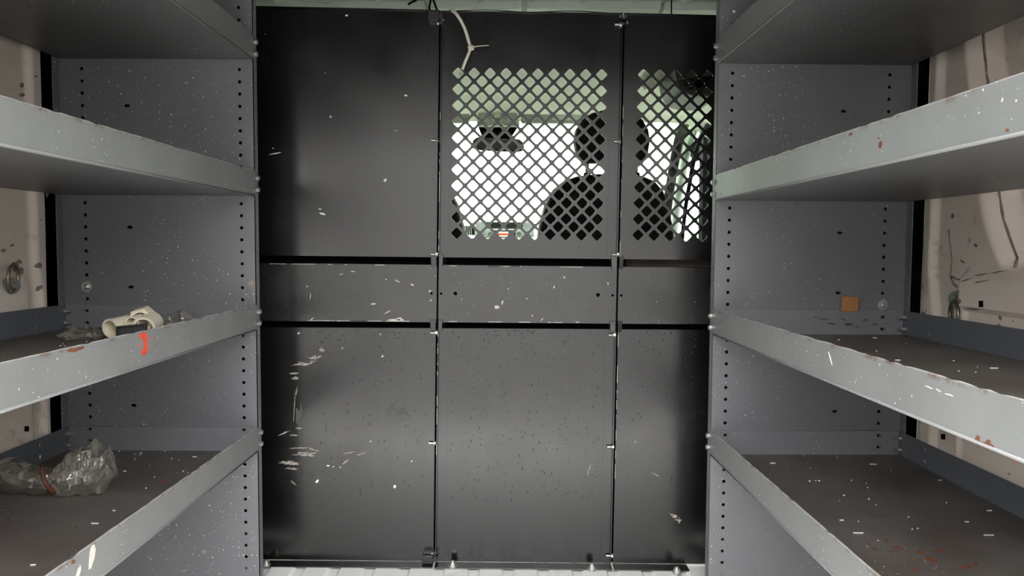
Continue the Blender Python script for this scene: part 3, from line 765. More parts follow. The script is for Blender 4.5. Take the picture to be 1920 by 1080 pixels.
o['label'] = 'red paint smear on the shelf lip'
lip_mark('rust_patch', [[(124, 657), (133, 655), (146, 651), (158, 649), (156, 654), (147, 657), (140, 660), (131, 660)]], on_llip, (1, 0, 0), 'rust', lsh[2], left)
lip_mark('scrape', [[(171, 1024), (176, 1020), (179, 1030), (176, 1048), (170, 1066), (166, 1068), (167, 1050), (168, 1036)], [(146, 1066), (151, 1060), (151, 1070), (147, 1082), (143, 1090), (142, 1080)]], on_llip, (1, 0, 0), 'bare_scrape', lsh[3], left)
lip_mark('rust_patch', [ragged(137, 1053, 4, 6, 20, n=10)], on_llip, (1, 0, 0), 'rust', lsh[3], left)
lip_mark('rust_patch', [ragged(1651, 271, 4, 11, 12, n=14, jag=.5), ragged(1648, 259, 2, 1.6, n=8), ragged(1595, 252, 5, 3, -30, n=10, jag=.6), ragged(1889, 244, 4, 4, 0, n=10, jag=.5)], on_rlip, (-1, 0, 0), 'rust', rsh[1], right)
lip_mark('rust_patch', [[(1828, 825), (1833, 815), (1838, 820), (1836, 827), (1846, 830), (1853, 824), (1858, 826), (1857, 831), (1864, 836), (1866, 842), (1856, 843), (1844, 839), (1833, 831)], ragged(1733, 789, 4, 3, n=9), ragged(1793, 815, 6, 3, 20, n=10), ragged(1906, 864, 8, 3, 20, n=10)], on_rlip, (-1, 0, 0), 'rust', rsh[2], right)
lip_mark('scrape', [ragged(1742, 726, 9, .9, 25, n=14, jag=.3), ragged(1760, 732, 6, .8, 35, n=14, jag=.3), ragged(1780, 740, 10, 1.2, 18, n=14, jag=.3), ragged(1557, 672, .9, 16, -15, n=12, jag=.4)], on_rlip, (-1, 0, 0), 'white_chip', rsh[2], right)
def on_shelf(key): return lambda u, v: WZ(u, v, ZS[key])
lip_mark('rust_patch', [ragged(*a, n=16, jag=.7, seed=i) for i, a in enumerate([(1683, 1027, 11, 3.5, 5), (1724, 1036, 13, 4, 8), (1670, 1034, 9, 2.4, 10), (1640, 1029, 10, 3, 0), (1745, 1050, 16, 6, 15), (1760, 1032, 12, 5, 0), (1810, 1064, 18, 7, 5), (1708, 1048, 8, 2, 0), (1700, 1033, 6, 2, 0), (1662, 1014, 9, 2.5, 20), (1628, 1020, 8, 1.6, 5), (1830, 1058, 10, 4, 20), (1715, 1070, 14, 5, 5), (1690, 1062, 6, 2, 0)])], on_shelf(('R', 3)), (0, 0, 1), 'rust', rsh[3], right)
lip_mark('rust_patch', [ragged(*a, n=14, jag=.7, seed=i + 5) for i, a in enumerate([(72, 1012, 5, 1.6, -10), (73, 1024, 4, 2, 0), (118, 1005, 4, 1.2, -10), (145, 988, 6, 1.2, -20), (305, 902, 10, 1.8, -5)])], on_shelf(('L', 3)), (0, 0, 1), 'rust', lsh[3], left)
# dirt on end panels
def on_lp(u, v): return W(u, v, 1.5794)
lep = [o for o in left.children if o.name.startswith('end_panel')][0]; rep = [o for o in right.children if o.name.startswith('end_panel')][0]
lip_mark('dirt_marks', [ragged(*a, n=12, jag=.7, seed=i) for i, a in enumerate([(329, 1007, 4, 6, 10), (384, 1034, 9, 6, 20), (345, 1070, 8, 5, -20), (416, 942, 4, 1, -30), (442, 1004, 8, .8, -15), (470, 530, 8, 10, 0), (180, 499, 4, 4, -40)])], on_lp, (0, -1, 0), 'sealant_brown', lep, left)
lip_mark('dirt_marks', [ragged(*a, n=14, jag=.75, seed=i) for i, a in enumerate([(1545, 598, 11, 1.4, -8), (1560, 606, 12, 1.6, 5), (1590, 608, 10, 2.4, -15), (1620, 600, 8, 1.8, 0), (1640, 607, 9, 1.4, 5), (1580, 598, 7, 1.8, 20), (1606, 612, 10, 1.2, 0), (1530, 594, 6, 1, 0)])],
         lambda u, v: W(u, v, 1.5725 - .0055), (0, -1, 0), 'dark_ink', rsh[2], right)

# ------------------------------------------------------------------ loose things on the shelves
# cream pipe fitting
zs = ZS['L', 2]
c = WZ(238, 638, zs); c.z = zs
t = thing('pipe_fitting', c, 'cream plastic pipe fitting with round sockets on the left third shelf', 'pipe fitting')
k = c.y / F_PX                                             # metres per pixel at the fitting
def Q(u, v, dy=0.0): return W(u, v, c.y + dy)
a = Q(206, 616, -.022); b = a + Vector((.013, .046, .004))
mb = MB(); mb.pipe(a, b, 18 * k, 14.5 * k, 32); mb.build('socket', 'cream_plastic', t, smooth=True, auto=True)
mb = MB(); mb.tube([b + Vector((-.006, -.02, 0)), Q(222, 612, .006), Q(236, 609, .008), Q(250, 607, .012), Q(266, 606, .018)], .017, 20, rad=[15 * k, 15.5 * k, 14 * k, 16 * k, 17 * k]); mb.build('body', 'cream_plastic', t, smooth=True)
a = Q(269, 615, -.024); b = a + Vector((-.006, .046, .006)); mb = MB(); mb.pipe(a, b, 20.5 * k, 16 * k, 32); mb.build('socket', 'cream_plastic', t, smooth=True, auto=True)
a = Q(247, 606, -.020); b = a + Vector((0, .036, .002)); mb = MB(); mb.pipe(a, b, 12.5 * k, 9.8 * k, 28); mb.build('socket', 'cream_plastic', t, smooth=True, auto=True)
a = Q(264, 601, .008); b = a + Vector((-.002, .024, .004)); mb = MB(); mb.pipe(a, b, 24 * k, 15 * k, 36, no=6); mb.build('hex_collar', 'cream_plastic', t, bevel=.0008)
# black holder in front of it
zc = zs
p = WZ(244, 652, zs); yb = p.y - .012
a = W(216, 632, yb); b = W(273, 611, yb)
t = thing('black_holder', Vector(((a.x + b.x) / 2, yb, zs)), 'black plastic holder with a recessed face standing before the cream fitting', 'holder')
mb = MB(); x0, x1 = a.x, b.x; tp0 = W(216, 612, yb).z; tp1 = W(272, 606.5, yb).z
o0 = [(x0, zs), (x1, zs + .0), (x1 - .001, tp1), (x0 + .001, tp0)]
cx, cz_ = (x0 + x1) / 2, (zs + (tp0 + tp1) / 2) / 2
mb.plate([(q[0], q[1]) for q in o0], [[(cx + (q[0] - cx) * .90, cz_ + (q[1] - cz_) * .86) for q in o0]], (0, yb, 0), (1, 0, 0), (0, 0, 1), (0, .008, 0)); mb.build('rim', 'black_plastic', t, bevel=.0006)
mb = MB(); mb.prism([(cx + (q[0] - cx) * .93, yb + .004, cz_ + (q[1] - cz_) * .9) for q in o0], (0, .005, 0)); mb.build('face', 'black_plastic', t)
mb = MB(); mb.box((x0 - .014, yb - .004, zs), (x0 + .006, yb + .012, zs + .004)); mb.build('foot', 'black_plastic', t, bevel=.001)
# ribbed black clip
p = WZ(298, 634, zs); t = thing('ribbed_clip', p, 'small ribbed black plastic clip standing right of the cream fitting', 'clip')
zt = W(298, 591, p.y).z; hw = 5.2 * p.y / F_PX
mb = MB(); mb.box((p.x - hw * .8, p.y - .003, zs), (p.x + hw * .8, p.y + .003, zt - .001)); mb.build('body', 'black_plastic', t)
for i in range(6):
    z = zs + .006 + i * (zt - zs - .008) / 5.3
    mb = MB(); mb.box((p.x - hw, p.y - .0045, z), (p.x + hw, p.y + .0045, z + .004)); mb.build('rib', 'black_plastic', t, bevel=.0006)
# dark marker stub
p = WZ(184, 628, zs); z = zs + .008; p = Vector((p.x, p.y, zs))
t = thing('marker_stub', p, 'short dark marker stub lying left of the cream fitting', 'marker')
mb = MB(); mb.cyl(p + Vector((-.012, 0, .008)), p + Vector((.016, -.002, .008)), .0072, n=14); mb.build('cap', 'black_plastic', t, smooth=True, auto=True)
mb = MB(); mb.cyl(p + Vector((.016, -.002, .008)), p + Vector((.026, -.003, .008)), .0058, n=14); mb.build('barrel', 'tie_brown', t, smooth=True, auto=True)

# crumpled plastic film
def bag(name, pts, rad, n, amp, mat, label, base, seed, fine=55., cat='plastic bag', zmin=None):
    mb = MB(); k = len(pts); P = [Vector(p) for p in pts]; vs = []
    for i in range(k):
        d = (P[min(i + 1, k - 1)] - P[max(i - 1, 0)]).normalized(); w = Vector((0, 0, 1)); u = d.cross(w).normalized()
        for j in range(n):
            t = 2 * math.pi * j / n; q = P[i] + u * math.cos(t) * rad[i][0] + w * math.sin(t) * rad[i][1]
            f = noise.noise(q * fine + Vector((seed, 0, 0))) + .6 * noise.noise(q * fine * 2.3 + Vector((0, seed, 0)))
            rr = (q - P[i]); sz = max(rad[i])
            f2 = abs(noise.noise(q * fine * .8 + Vector((seed, 5, 2))))
            q = P[i] + rr * (1 + amp * f - amp * .8 * f2) + d * amp * .35 * sz * noise.noise(q * fine * 1.4)
            if zmin is not None: q.z = max(q.z, zmin + .0006 + .0004 * (j % 2))
            vs.append(q)
    fs = []
    for i in range(k - 1):
        for j in range(n):
            a, b, c_, d_ = i * n + j, i * n + (j + 1) % n, (i + 1) * n + (j + 1) % n, (i + 1) * n + j
            fs += [(a, b, c_), (a, c_, d_)] if (i + j) % 2 else [(a, b, d_), (b, c_, d_)]
    fs += [tuple(range(n))[::-1], tuple(range((k - 1) * n, k * n))]
    mb.add(vs, fs)
    return mb
def resample(pts, rad, m):
    k = len(pts); out, orad = [], []
    for i in range(m + 1):
        u = i / m * (k - 1); a = min(int(u), k - 2); f = u - a; f = f * f * (3 - 2 * f) * .5 + f * .5
        out.append(Vector(pts[a]).lerp(Vector(pts[a + 1]), f)); orad.append(tuple(rad[a][q] * (1 - f) + rad[a + 1][q] * f for q in (0, 1)))
    return out, orad
# large bag on the lowest left shelf: two lobes pinched by a brown tie
zs3 = ZS['L', 3]
yb = WZ(150, 928, zs3).y
kk = yb / F_PX
def B(u, v, dy=0.0): return W(u, v, yb + dy)
base = B(95, 920); base.z = zs3
t = thing('plastic_bag', base, 'crumpled clear plastic bag pinched by a brown tie on the lowest left shelf', 'plastic bag')
P_ = [B(-42, 905, .03), B(-25, 897, .03), B(15, 896, .02), B(60, 899, .01), B(85, 902, 0), B(97, 904, 0)]
R_ = [(.012, 20 * kk), (.03, 34 * kk), (.034, 36 * kk), (.03, 31 * kk), (.022, 25 * kk), (.017, 21 * kk)]
P_, R_ = resample(P_, R_, 20)
bag('bag', P_, R_, 20, .30, '', '', base, 3, zmin=zs3, fine=34.).build('neck', 'plastic_film_brown', t)
prof_ = [(97, 884, 926, .017), (106, 876, 930, .024), (122, 860, 933, .032), (142, 841, 934, .04), (164, 830, 934, .044), (182, 821, 933, .042), (194, 827, 931, .036), (206, 836, 906, .026), (219, 880, 892, .008)]
P_ = [B(u, (a_ + b_) / 2, .002 * i_) for i_, (u, a_, b_, d_) in enumerate(prof_)]; R_ = [(d_, (b_ - a_) / 2 * kk) for u, a_, b_, d_ in prof_]
P_, R_ = resample(P_, R_, 24)
bag('bag', P_, R_, 22, .24, '', '', base, 11, zmin=zs3, fine=30.).build('pouch', 'plastic_film', t)
mb = MB(); ring = []
top, bot = B(79, 873, -.024), B(103, 925, -.024)
for i in range(9): f = i / 8; q = top.lerp(bot, f); q.y -= .010 * math.sin(f * math.pi); q.z = max(q.z, zs3 + .003); ring.append(q)
mb.tube(ring, .0034, 8, rad=[(.0040, .002)] * 9); mb.build('tie', 'tie_brown', t, smooth=True)
# film scraps on the third left shelf
def scrap(u, v, wpx, hpx, dpt, label, mat, seed, zsx, skew=0):
    p = WZ(u, v, zsx); k_ = p.y / F_PX; cc = Vector((p.x, p.y, zsx))
    pts = [cc + Vector(((f - .5) * wpx * k_, skew * (f - .5), hpx * k_ * .30)) for f in (0, .15, .4, .65, .85, 1)]
    rad = [(.003, .002), (dpt * .6, hpx * k_ * .35), (dpt, hpx * k_ * .62), (dpt, hpx * k_ * .7), (dpt * .6, hpx * k_ * .4), (.003, .003)]
    P2_, R2_ = resample(pts, rad, 16); mb = bag('x', P2_, R2_, 16, .42, '', '', cc, seed, zmin=zsx, fine=48.)
    o = mb.build('plastic_film', mat, None, base=cc); return tag(o, label, 'plastic film')
scrap(163, 636, 96, 24, .024, 'brownish crumpled plastic film lying left of the cream fitting', 'plastic_film_brown', 21, zs, .03)
scrap(336, 620, 62, 44, .022, 'clear crumpled plastic film right of the black clip', 'plastic_film', 31, zs)
# wooden scrap tucked behind the end lip of the right third shelf
ysc = 1.5725 - .0025
pts = [W(1577.5, 584, ysc), W(1609, 584, ysc), W(1610.5, 557, ysc), W(1579, 556, ysc)]
mb = MB(); mb.prism(pts, (0, .0018, 0)); o = mb.build('wood_scrap', 'wood_scrap', None, base=pts[0], bevel=.0004)
tag(o, 'small square orange-brown wood scrap standing against the right grey end panel', 'wood scrap')
# cable tie hanging from the partition's top edge
yt = YP - .012
pts = [W(843, 18, YP + .012), W(846, 18, YP - .004), W(855, 25, yt), W(864, 38, yt), W(871, 52, yt), W(875, 64, yt), W(879, 78, yt), W(883, 90, yt)]
base = W(883, 90, yt)
t = thing('cable_tie', base, 'cream nylon cable tie hanging over the partition top by the mesh window', 'cable tie')
mb = MB(); mb.tube(pts, .003, 8, rad=[(.0012, .0038)] * 8, flat=(0, 1, 0)); mb.build('strap', 'nylon_tie', t, smooth=True)
pts = [W(883, 90, yt), W(878, 102, yt), W(872, 116, yt), W(868, 127, YP - .004), W(866.5, 132, YP + .004), W(862, 140, YP + .02)]
mb = MB(); mb.tube(pts, .003, 8, rad=[(.0012, .0036)] * 6, flat=(0, 1, 0)); mb.build('strap', 'nylon_tie', t, smooth=True)
pts = [W(883, 90, yt - .003), W(893, 87, yt - .01), W(905, 86, yt - .014), W(917, 85, yt - .016)]
mb = MB(); mb.tube(pts, .002, 8, rad=[(.001, .0022), (.001, .0018), (.001, .0016), (.0008, .0013)], flat=(0, 0, 1)); mb.build('tail', 'nylon_tie', t, smooth=True)
mb = MB(); q = base; mb.obox(q, (.0068, 0, .001), (0, .004, 0), (-.001, 0, .0058)); mb.obox(q + Vector((.003, -.002, .002)), (.004, 0, 0), (0, .004, 0), (0, 0, .004)); mb.build('head', 'nylon_tie', t, bevel=.0025, seg=3)
# black cords above the partition
for pts, lab in (([W(806, 22, YP + .03), W(805, 12, YP + .05), W(807, 4, YP + .07), W(808, -8, YP + .09)], 'left strand of the black cord pair above the seam latch'),
                 ([W(821, 24, YP + .03), W(817, 12, YP + .05), W(813, 1, YP + .07), W(810, -8, YP + .09)], 'right strand of the black cord pair above the seam latch'),
                 ([W(766, 8, YP + .06), W(772, 4, YP + .07), W(779, 1, YP + .075), W(785, -5, YP + .08)], 'short black cord end left of the seam latch'),
                 ([W(1259, 30, YP + .03), W(1259, 16, YP + .05), W(1259, 4, YP + .06), W(1259, -8, YP + .08)], 'thin black cable rising behind the right partition panel')):
    mb = MB(); mb.tube(pts, .0026 if 'thin' not in lab else .0016, 8); o = mb.build('hanging_cable', 'rubber_black', None, base=pts[0], smooth=True); tag(o, lab, 'cable')

# debris: chips, staples and slivers on the shelf pans
def debris(key, side, poly, n, seed, label, extra=()):
    rnd = random.Random(seed); mb = MB(); z = ZS[key] + .0002
    (u0, v0, u1, v1) = poly
    lst = list(extra)
    while len(lst) < n: lst.append((rnd.uniform(u0, u1), v0 + (v1 - v0) * rnd.random() ** 1.4, rnd.choice([.5, .6, .8, 1.0, 1.7]), rnd.uniform(-1.2, 1.2)))
    k = 0
    for u, v, s_, a in lst:
        p = WZ(u, v, z)
        if key[0] == 'L' and not (-.945 < p.x < -.552 and p.y < 1.572): continue
        if key[0] == 'R' and not (.448 < p.x < .83 and p.y < 1.566): continue
        L = .0011 * s_; w = .0006 if s_ > 1.2 else .0004 + .0004 * rnd.random()
        mb.obox(p + Vector((0, 0, .0008)), (L * math.cos(a), L * math.sin(a), 0), (-w * math.sin(a), w * math.cos(a), 0), (0, 0, .0007))
    o = mb.build('debris', 'white_chip', None, base=WZ((u0 + u1) / 2, (v0 + v1) / 2, z)); tag(o, label, 'debris', kind='stuff')
debris(('L', 3), -1, (210, 836, 430, 920), 34, 4, 'pale chips and slivers scattered on the lowest left shelf', [(178, 982, 5, 0), (365, 857, 4, 0), (234, 884, 2.4, .1), (62, 1060, 3, .2), (214, 958, 2, 0)])
debris(('L', 2), -1, (100, 625, 200, 650), 12, 5, 'few white chips on the left third shelf beside the film', [(126, 637, 3, 0), (114, 633, 1, 0)])
debris(('R', 2), 1, (1560, 632, 1900, 720), 22, 6, 'pale chips scattered on the right third shelf', [(1683, 676, 4, 0), (1866, 691, 4, 0), (1860, 691, 3, 0), (1640, 634, 4, 0)])
debris(('R', 3), 1, (1480, 852, 1900, 1020), 34, 7, 'pale chips and slivers scattered on the lowest right shelf', [(1449, 869, 5, 0), (1637, 871, 6, 0), (1609, 1000, 7, 0), (1854, 1004, 7, 0), (1578, 976, 3, 0), (1763, 901, 4, .3), (1813, 979, 3, 0), (1855, 958, 4, 0)])

# ------------------------------------------------------------------ cab beyond the partition
# headliner and shell
mb = MB(); prof = [(1.98, 1.335), (2.5, 1.335), (2.86, 1.322), (3.02, 1.292), (3.08, 1.288), (3.13, 1.312), (3.20, 1.325), (3.28, 1.29)]
def hl(u, v):
    f = v * (len(prof) - 1); a = min(int(f), len(prof) - 2); f -= a
    y = prof[a][0] * (1 - f) + prof[a + 1][0] * f; z = prof[a][1] * (1 - f) + prof[a + 1][1] * f
    x = -1.0 + u * 1.92; e = abs(u - .5) * 2
    return Vector((x, y, z - .10 * smooth01(.80, 1.0, e)))
mb.grid(hl, 24, 42, flip=True); mb.box((-1.06, 1.98, 1.36), (1.0, 3.3, 1.40))
struct(mb.build('trim_4', 'cab_trim', smooth=True, auto=True), 'cab headliner')
# windscreen and side glass
mb = MB(); wa = [(-.90, 3.27, 1.285), (.82, 3.27, 1.285), (.86, 4.18, .66), (-.94, 4.18, .66)]
mb.prism(wa, (0, .004, .004)); w1 = struct(mb.build('window_1', 'tinted_glass'), 'tinted cab windscreen')
mb = MB(); mb.prism([(.885, 2.35, .70), (.885, 3.85, .70), (.875, 3.25, 1.20), (.875, 2.35, 1.20)], (.004, 0, 0)); struct(mb.build('window_2', 'tinted_glass'), 'passenger door window')
mb = MB(); mb.prism([(-.965, 2.35, .70), (-.965, 3.85, .70), (-.955, 3.25, 1.20), (-.955, 2.35, 1.20)], (-.004, 0, 0)); struct(mb.build('window_3', 'tinted_glass'), 'driver door window')
mb = MB()                                                  # scuttle, dash panel, lower body
mb.box((-1.02, 4.10, -.3), (.95, 4.2, .67)); mb.box((-1.03, 1.98, -.3), (-.975, 4.2, .70)); mb.box((.895, 1.98, -.3), (.95, 4.2, .70))
mb.box((-1.03, 1.98, .70), (-.975, 2.35, 1.36)); mb.box((.895, 1.98, .70), (.95, 2.35, 1.36)); mb.box((.885, 2.35, 1.20), (.95, 3.28, 1.36)); mb.box((-1.03, 2.35, 1.20), (-.965, 3.28, 1.36))
struct(mb.build('wall_front', 'cab_trim'), 'cab side and scuttle panels')
g = MB(); g.prism([(-.85, 4.2, .62), (-.80, 4.95, .50), (-.80, 5.05, .40), (-.85, 4.2, .35)], (1.6, 0, 0)); struct(g.build('trim_10', 'car_white', bevel=.03), 'white van bonnet ahead of the windscreen')
# dashboard
t = thing('dashboard', (-.04, 3.9, .3), 'dark dashboard under the windscreen, behind the partition', 'dashboard')
mb = MB(); mb.prism([(-.95, 3.55, .25), (-.95, 3.50, .60), (-.95, 3.62, .67), (-.95, 4.09, .66), (-.95, 4.09, .25)], (1.82, 0, 0)); mb.build('top_pad', 'dash_grey', t, bevel=.02)
mb = MB(); mb.box((-.30, 3.49, .30), (.22, 3.52, .58)); mb.build('centre_stack', 'door_metal', t, bevel=.01)

# seats: rounded back, headrest, two posts
def rounded(outline, y0, y1, name, mat, par, bev):
    mb = MB(); mb.prism([(x, y0, z) for x, z in outline], (0, y1 - y0, 0)); return mb.build(name, mat, par, bevel=bev, seg=4, smooth=True, auto=True)
def seat(label, xm, flip):
    YS = 2.62; x0 = W(1140, 400, YS).x
    def pt(u, v): p = W(u, v, YS); dx = p.x - x0; return (xm + (-dx if flip else dx), p.z)
    t = thing('cab_seat', (xm, YS, -.25), label, 'seat', 'cab seats')
    o = [(1004, 560), (1008, 470), (1013, 425), (1024, 385), (1040, 355), (1060, 338), (1085, 329), (1120, 325), (1165, 325), (1205, 328), (1229, 338), (1246, 357), (1257, 388), (1264, 425), (1268, 470), (1272, 560)]
    pts = [pt(*q) for q in o]
    rounded(pts, YS, YS + .10, 'backrest', 'seat_cloth', t, .025)
    pts2 = [(xm + (x - xm) * 1.018, z + .004) for x, z in pts]
    rounded(pts2, YS + .05, YS + .13, 'side_bolster', 'seat_side', t, .03)
    o = [(1096, 303), (1084, 285), (1080, 262), (1083, 240), (1094, 221), (1112, 209), (1135, 203), (1166, 203), (1190, 209), (1208, 222), (1219, 241), (1222, 262), (1218, 285), (1206, 303)]
    hp = [pt(*q) for q in o]
    rounded(hp, YS + .01, YS + .07, 'headrest', 'seat_cloth', t, .022)
    hx = pt(1151, 260)[0]
    rounded([(hx + (x - hx) * 1.03, z + .001) for x, z in hp], YS + .045, YS + .11, 'headrest_shell', 'seat_side', t, .03)
    for u in (1104, 1198):
        a, b = pt(u, 345), pt(u, 295); mb = MB(); mb.cyl((a[0], YS + .06, a[1]), (b[0], YS + .06, b[1]), .0075, n=12); mb.build('post', 'galvanised', t, smooth=True, auto=True)
        mb = MB(); mb.cyl((a[0], YS + .06, pt(u, 331)[1]), (a[0], YS + .06, pt(u, 321)[1]), .013, n=12); mb.build('post_sleeve', 'rubber_black', t, smooth=True, auto=True)
    mb = MB(); lo = pt(1004, 560)[1]
    mb.box((xm - .25, YS, lo - .16), (xm + .25, YS + .55, lo + .03)); mb.build('cushion', 'seat_cloth', t, bevel=.04)
    mb = MB(); mb.box((xm - .20, YS + .05, -.25), (xm + .20, YS + .45, lo - .15)); mb.build('pedestal', 'seat_side', t, bevel=.01)
xp = W(1140, 400, 2.62).x
seat('black cloth passenger seat with headrest seen through the right of the mesh', xp, False)
seat('black cloth driver seat, only its shoulder showing at the mesh lower left', -.085 - xp, True)

# sun visors, overhead console, mirror
def visor(u0, v0, u1, v1, Y, label):
    c0 = W((u0 + u1) / 2, v1, Y); t = thing('sun_visor', c0, label, 'sun visor', 'sun visors')
    a, b, cc, d = W(u0, v0, Y), W(u1, v0 + .5, Y), W(u1, v1 + .5, Y + .05), W(u0, v1, Y + .05)
    mb = MB(); mb.prism([a, b, cc, d], (0, .022, 0)); mb.build('flap', 'cab_console', t, bevel=.008, seg=3)
    mb = MB(); r = (W(u0, v0 + 1, Y), W(u1, v0 + 1.5, Y)); mb.cyl(r[0] + Vector((0, .01, .004)), r[1] + Vector((0, .01, .004)), .007, n=10); mb.build('hinge_rod', 'cab_console', t, smooth=True, auto=True)
    return t
v = visor(977, 194, 1200, 231, 3.09, 'pale right sun visor carrying a white warning label')
YV = 3.09
def on_visor(u, vv):
    f = (vv - 194) / 37; return W(u, vv, YV + .05 * f - .0008)
mb = MB(); mb.prism([on_visor(*q) for q in ((1038, 197), (1090, 197.5), (1090, 226), (1036, 225.5))], (0, -.0006, 0)); lb = mb.build('warning_label', 'label_paper', v)
mb = MB(); mb.prism([on_visor(*q) + Vector((0, -.0008, 0)) for q in ((1057, 197), (1090, 197.5), (1090, 200), (1057, 199.5))], (0, -.0004, 0)); mb.build('header_strip', 'label_yellow', lb)
mb = MB()
for r_ in range(5): mb.prism([on_visor(*q) + Vector((0, -.0008, 0)) for q in ((1058, 202 + r_ * 2.2), (1080, 202 + r_ * 2.2), (1080, 202.5 + r_ * 2.2), (1058, 202.5 + r_ * 2.2))], (0, -.0003, 0))
for x_ in (1075, 1078, 1081, 1084): mb.prism([on_visor(*q) + Vector((0, -.0008, 0)) for q in ((x_, 213), (x_ + 2, 212.5), (x_ + 2, 214.5), (x_, 214.5))], (0, -.0003, 0))
mb.build('print', 'dark_ink', lb, kind='stuff')
visor(700, 190, 880, 230, 3.09, 'pale left sun visor partly hidden by the solid partition panel')
# windscreen header trim between visors
YC = 3.05
c0 = W(933, 236, YC); t = thing('overhead_console', c0, 'pale overhead console with two round lamps between the sun visors', 'console')
a, b, cc, d = W(896, 206, YC), W(969, 206, YC), W(975, 237, YC + .05), W(893, 237, YC + .05)
mb = MB(); mb.prism([a, b, cc, d], (0, .08, .01)); mb.build('housing', 'cab_console', t, bevel=.008, seg=3)
a, b, cc, d = W(886, 186, YC - .01), W(976, 186, YC - .01), W(974, 207, YC), W(892, 207, YC)
mb = MB(); mb.prism([a, b, cc, d], (0, .1, 0)); mb.build('shroud', 'cab_trim', t, bevel=.012, seg=3)
for u in (917, 949.5):
    c_ = W(u, 226, YC + .022); mb = MB(); mb.pipe(c_, c_ + Vector((0, .03, 0)), 9.5 * YC / F_PX, 7.5 * YC / F_PX, 24); rg = mb.build('lamp', 'cab_console', t, smooth=True, auto=True)
    mb = MB(); mb.cyl(c_ + Vector((0, .006, 0)), c_ + Vector((0, .012, 0)), 7.6 * YC / F_PX, n=24); mb.build('lens', 'label_paper', rg, smooth=True, auto=True)
c_ = W(933, 216, YC + .012); mb = MB(); mb.obox(c_, (.012, 0, 0), (0, .006, 0), (0, 0, .009)); mb.build('button', 'cab_trim', t, bevel=.002)
YM = 3.30
c0 = W(936, 270, YM); t = thing('rear_view_mirror', c0, 'black rear-view mirror on the windscreen below the console', 'mirror')
mb = MB(); mb.prism([W(896, 237.5, YM), W(972, 237.5, YM), W(956, 262, YM), W(906, 262, YM)], (0, .05, .01)); mb.build('mount_cover', 'rubber_black', t, bevel=.006)
o = [(893, 258), (900, 256), (930, 257), (960, 259), (974, 261), (981, 267), (983, 275), (980, 282), (970, 284), (940, 283), (905, 281), (888, 278), (885, 271), (887, 263)]
pts = [W(*q, YM) for q in o]; mb = MB(); mb.prism([p + Vector((0, .001, 0)) for p in pts], (0, .03, 0)); mb.build('housing', 'rubber_black', t, bevel=.004)
cx_ = sum(p.x for p in pts) / len(pts); cz2 = sum(p.z for p in pts) / len(pts)
mb = MB(); mb.prism([Vector((cx_ + (p.x - cx_) * .94, YM - .0012 + (p.x - cx_) * .0, cz2 + (p.z - cz2) * .84)) for p in pts], (0, .0016, 0)); mb.build('mirror_glass', 'mirror_glass', t)

# right cab side: pillar trim, door seal, window frame, door mirror, belt loop
def side(u, vv, X): return WX(u, vv, X)
mb = MB(); A = [(1190, 120), (1215, 200), (1221, 280), (1223, 350), (1222, 420), (1220, 500)]; Bq = [(1338, 120), (1322, 190), (1285, 240), (1262, 320), (1252, 400), (1245, 500)]
vs = []
for (u, v1), (u2, v2) in zip(A, Bq): vs += [W(u, v1, .80 * F_PX / max(u - 960, 1) * .98), W(u2, v2, .86 * F_PX / (u2 - 960))]
mb.add(vs, [(2 * i, 2 * i + 1, 2 * i + 3, 2 * i + 2) for i in range(5)])
vs2 = [p + Vector((.03, .03, 0)) for p in vs]; mb.add(vs2, [(2 * i + 2, 2 * i + 3, 2 * i + 1, 2 * i) for i in range(5)])
o = mb.build('trim_5', 'cab_trim', smooth=True); struct(o, 'cream windscreen pillar trim right of the passenger seat')
seal = [(1345, 183), (1330, 190), (1312, 199), (1296, 213), (1283, 233), (1273, 262), (1266, 295), (1260, 330), (1254, 365), (1249, 410), (1244, 470)]
pts = [side(u, v1, .785) for u, v1 in seal]
mb = MB(); mb.tube(pts, .02, 10, rad=[.024] * len(pts)); o = mb.build('trim_6', 'rubber_black', smooth=True); struct(o, 'black rubber door seal curving round the passenger window')
for off_, mat_, nm, rr in ((16, 'door_metal', 'trim_7', .020), (30, 'rubber_black', 'trim_8', .010)):
    pts = [side(u + off_ * (1.05 if v1 > 230 else 1), v1 + off_ * .75, .82) for u, v1 in seal[1:]]
    mb = MB(); mb.tube(pts, rr, 10); struct(mb.build(nm, mat_, smooth=True), 'passenger door window frame')
mb = MB()
for u0, u1 in ((1312, 1319), (1327, 1333)):
    mb.prism([side(u0, 240, .872), side(u1, 232, .872), side(u1 - 3, 470, .872), side(u0 - 3, 470, .872)], (.02, 0, 0))
struct(mb.build('trim_9', 'rubber_black'), 'upright window channel of the passenger door')
c0 = side(1306, 295, .90)
t = thing('door_mirror', c0, 'black exterior door mirror outside the passenger window', 'mirror')
mb = MB(); ky = c0.y / F_PX
o = [(1298, 268), (1312, 262), (1325, 268), (1330, 282), (1322, 292), (1305, 294), (1296, 284)]
mb.prism([W(u, v1, c0.y + .05) for u, v1 in o], (0, .09, 0)); mb.build('housing', 'rubber_black', t, bevel=.012, seg=3)
mb = MB(); mb.prism([W(u, v1, c0.y + .05) for u, v1 in ((1300, 290), (1312, 290), (1310, 302), (1300, 300))], (0, .05, 0)); mb.build('arm', 'rubber_black', t, bevel=.005)
c0 = W(1222, 152, 2.45); t = thing('belt_loop', c0, 'cream seat-belt guide loop on the cab side above the passenger headrest', 'belt guide')
pts = [W(1203, 150, 2.45), W(1212, 160, 2.44), W(1224, 158, 2.43), W(1234, 150, 2.44), W(1240, 138, 2.45), W(1232, 130, 2.46), W(1218, 134, 2.46)]
mb = MB(); mb.tube(pts, .012, 10, rad=[(.009, .016)] * 7, closed=True); mb.build('loop', 'cab_trim', t, smooth=True)
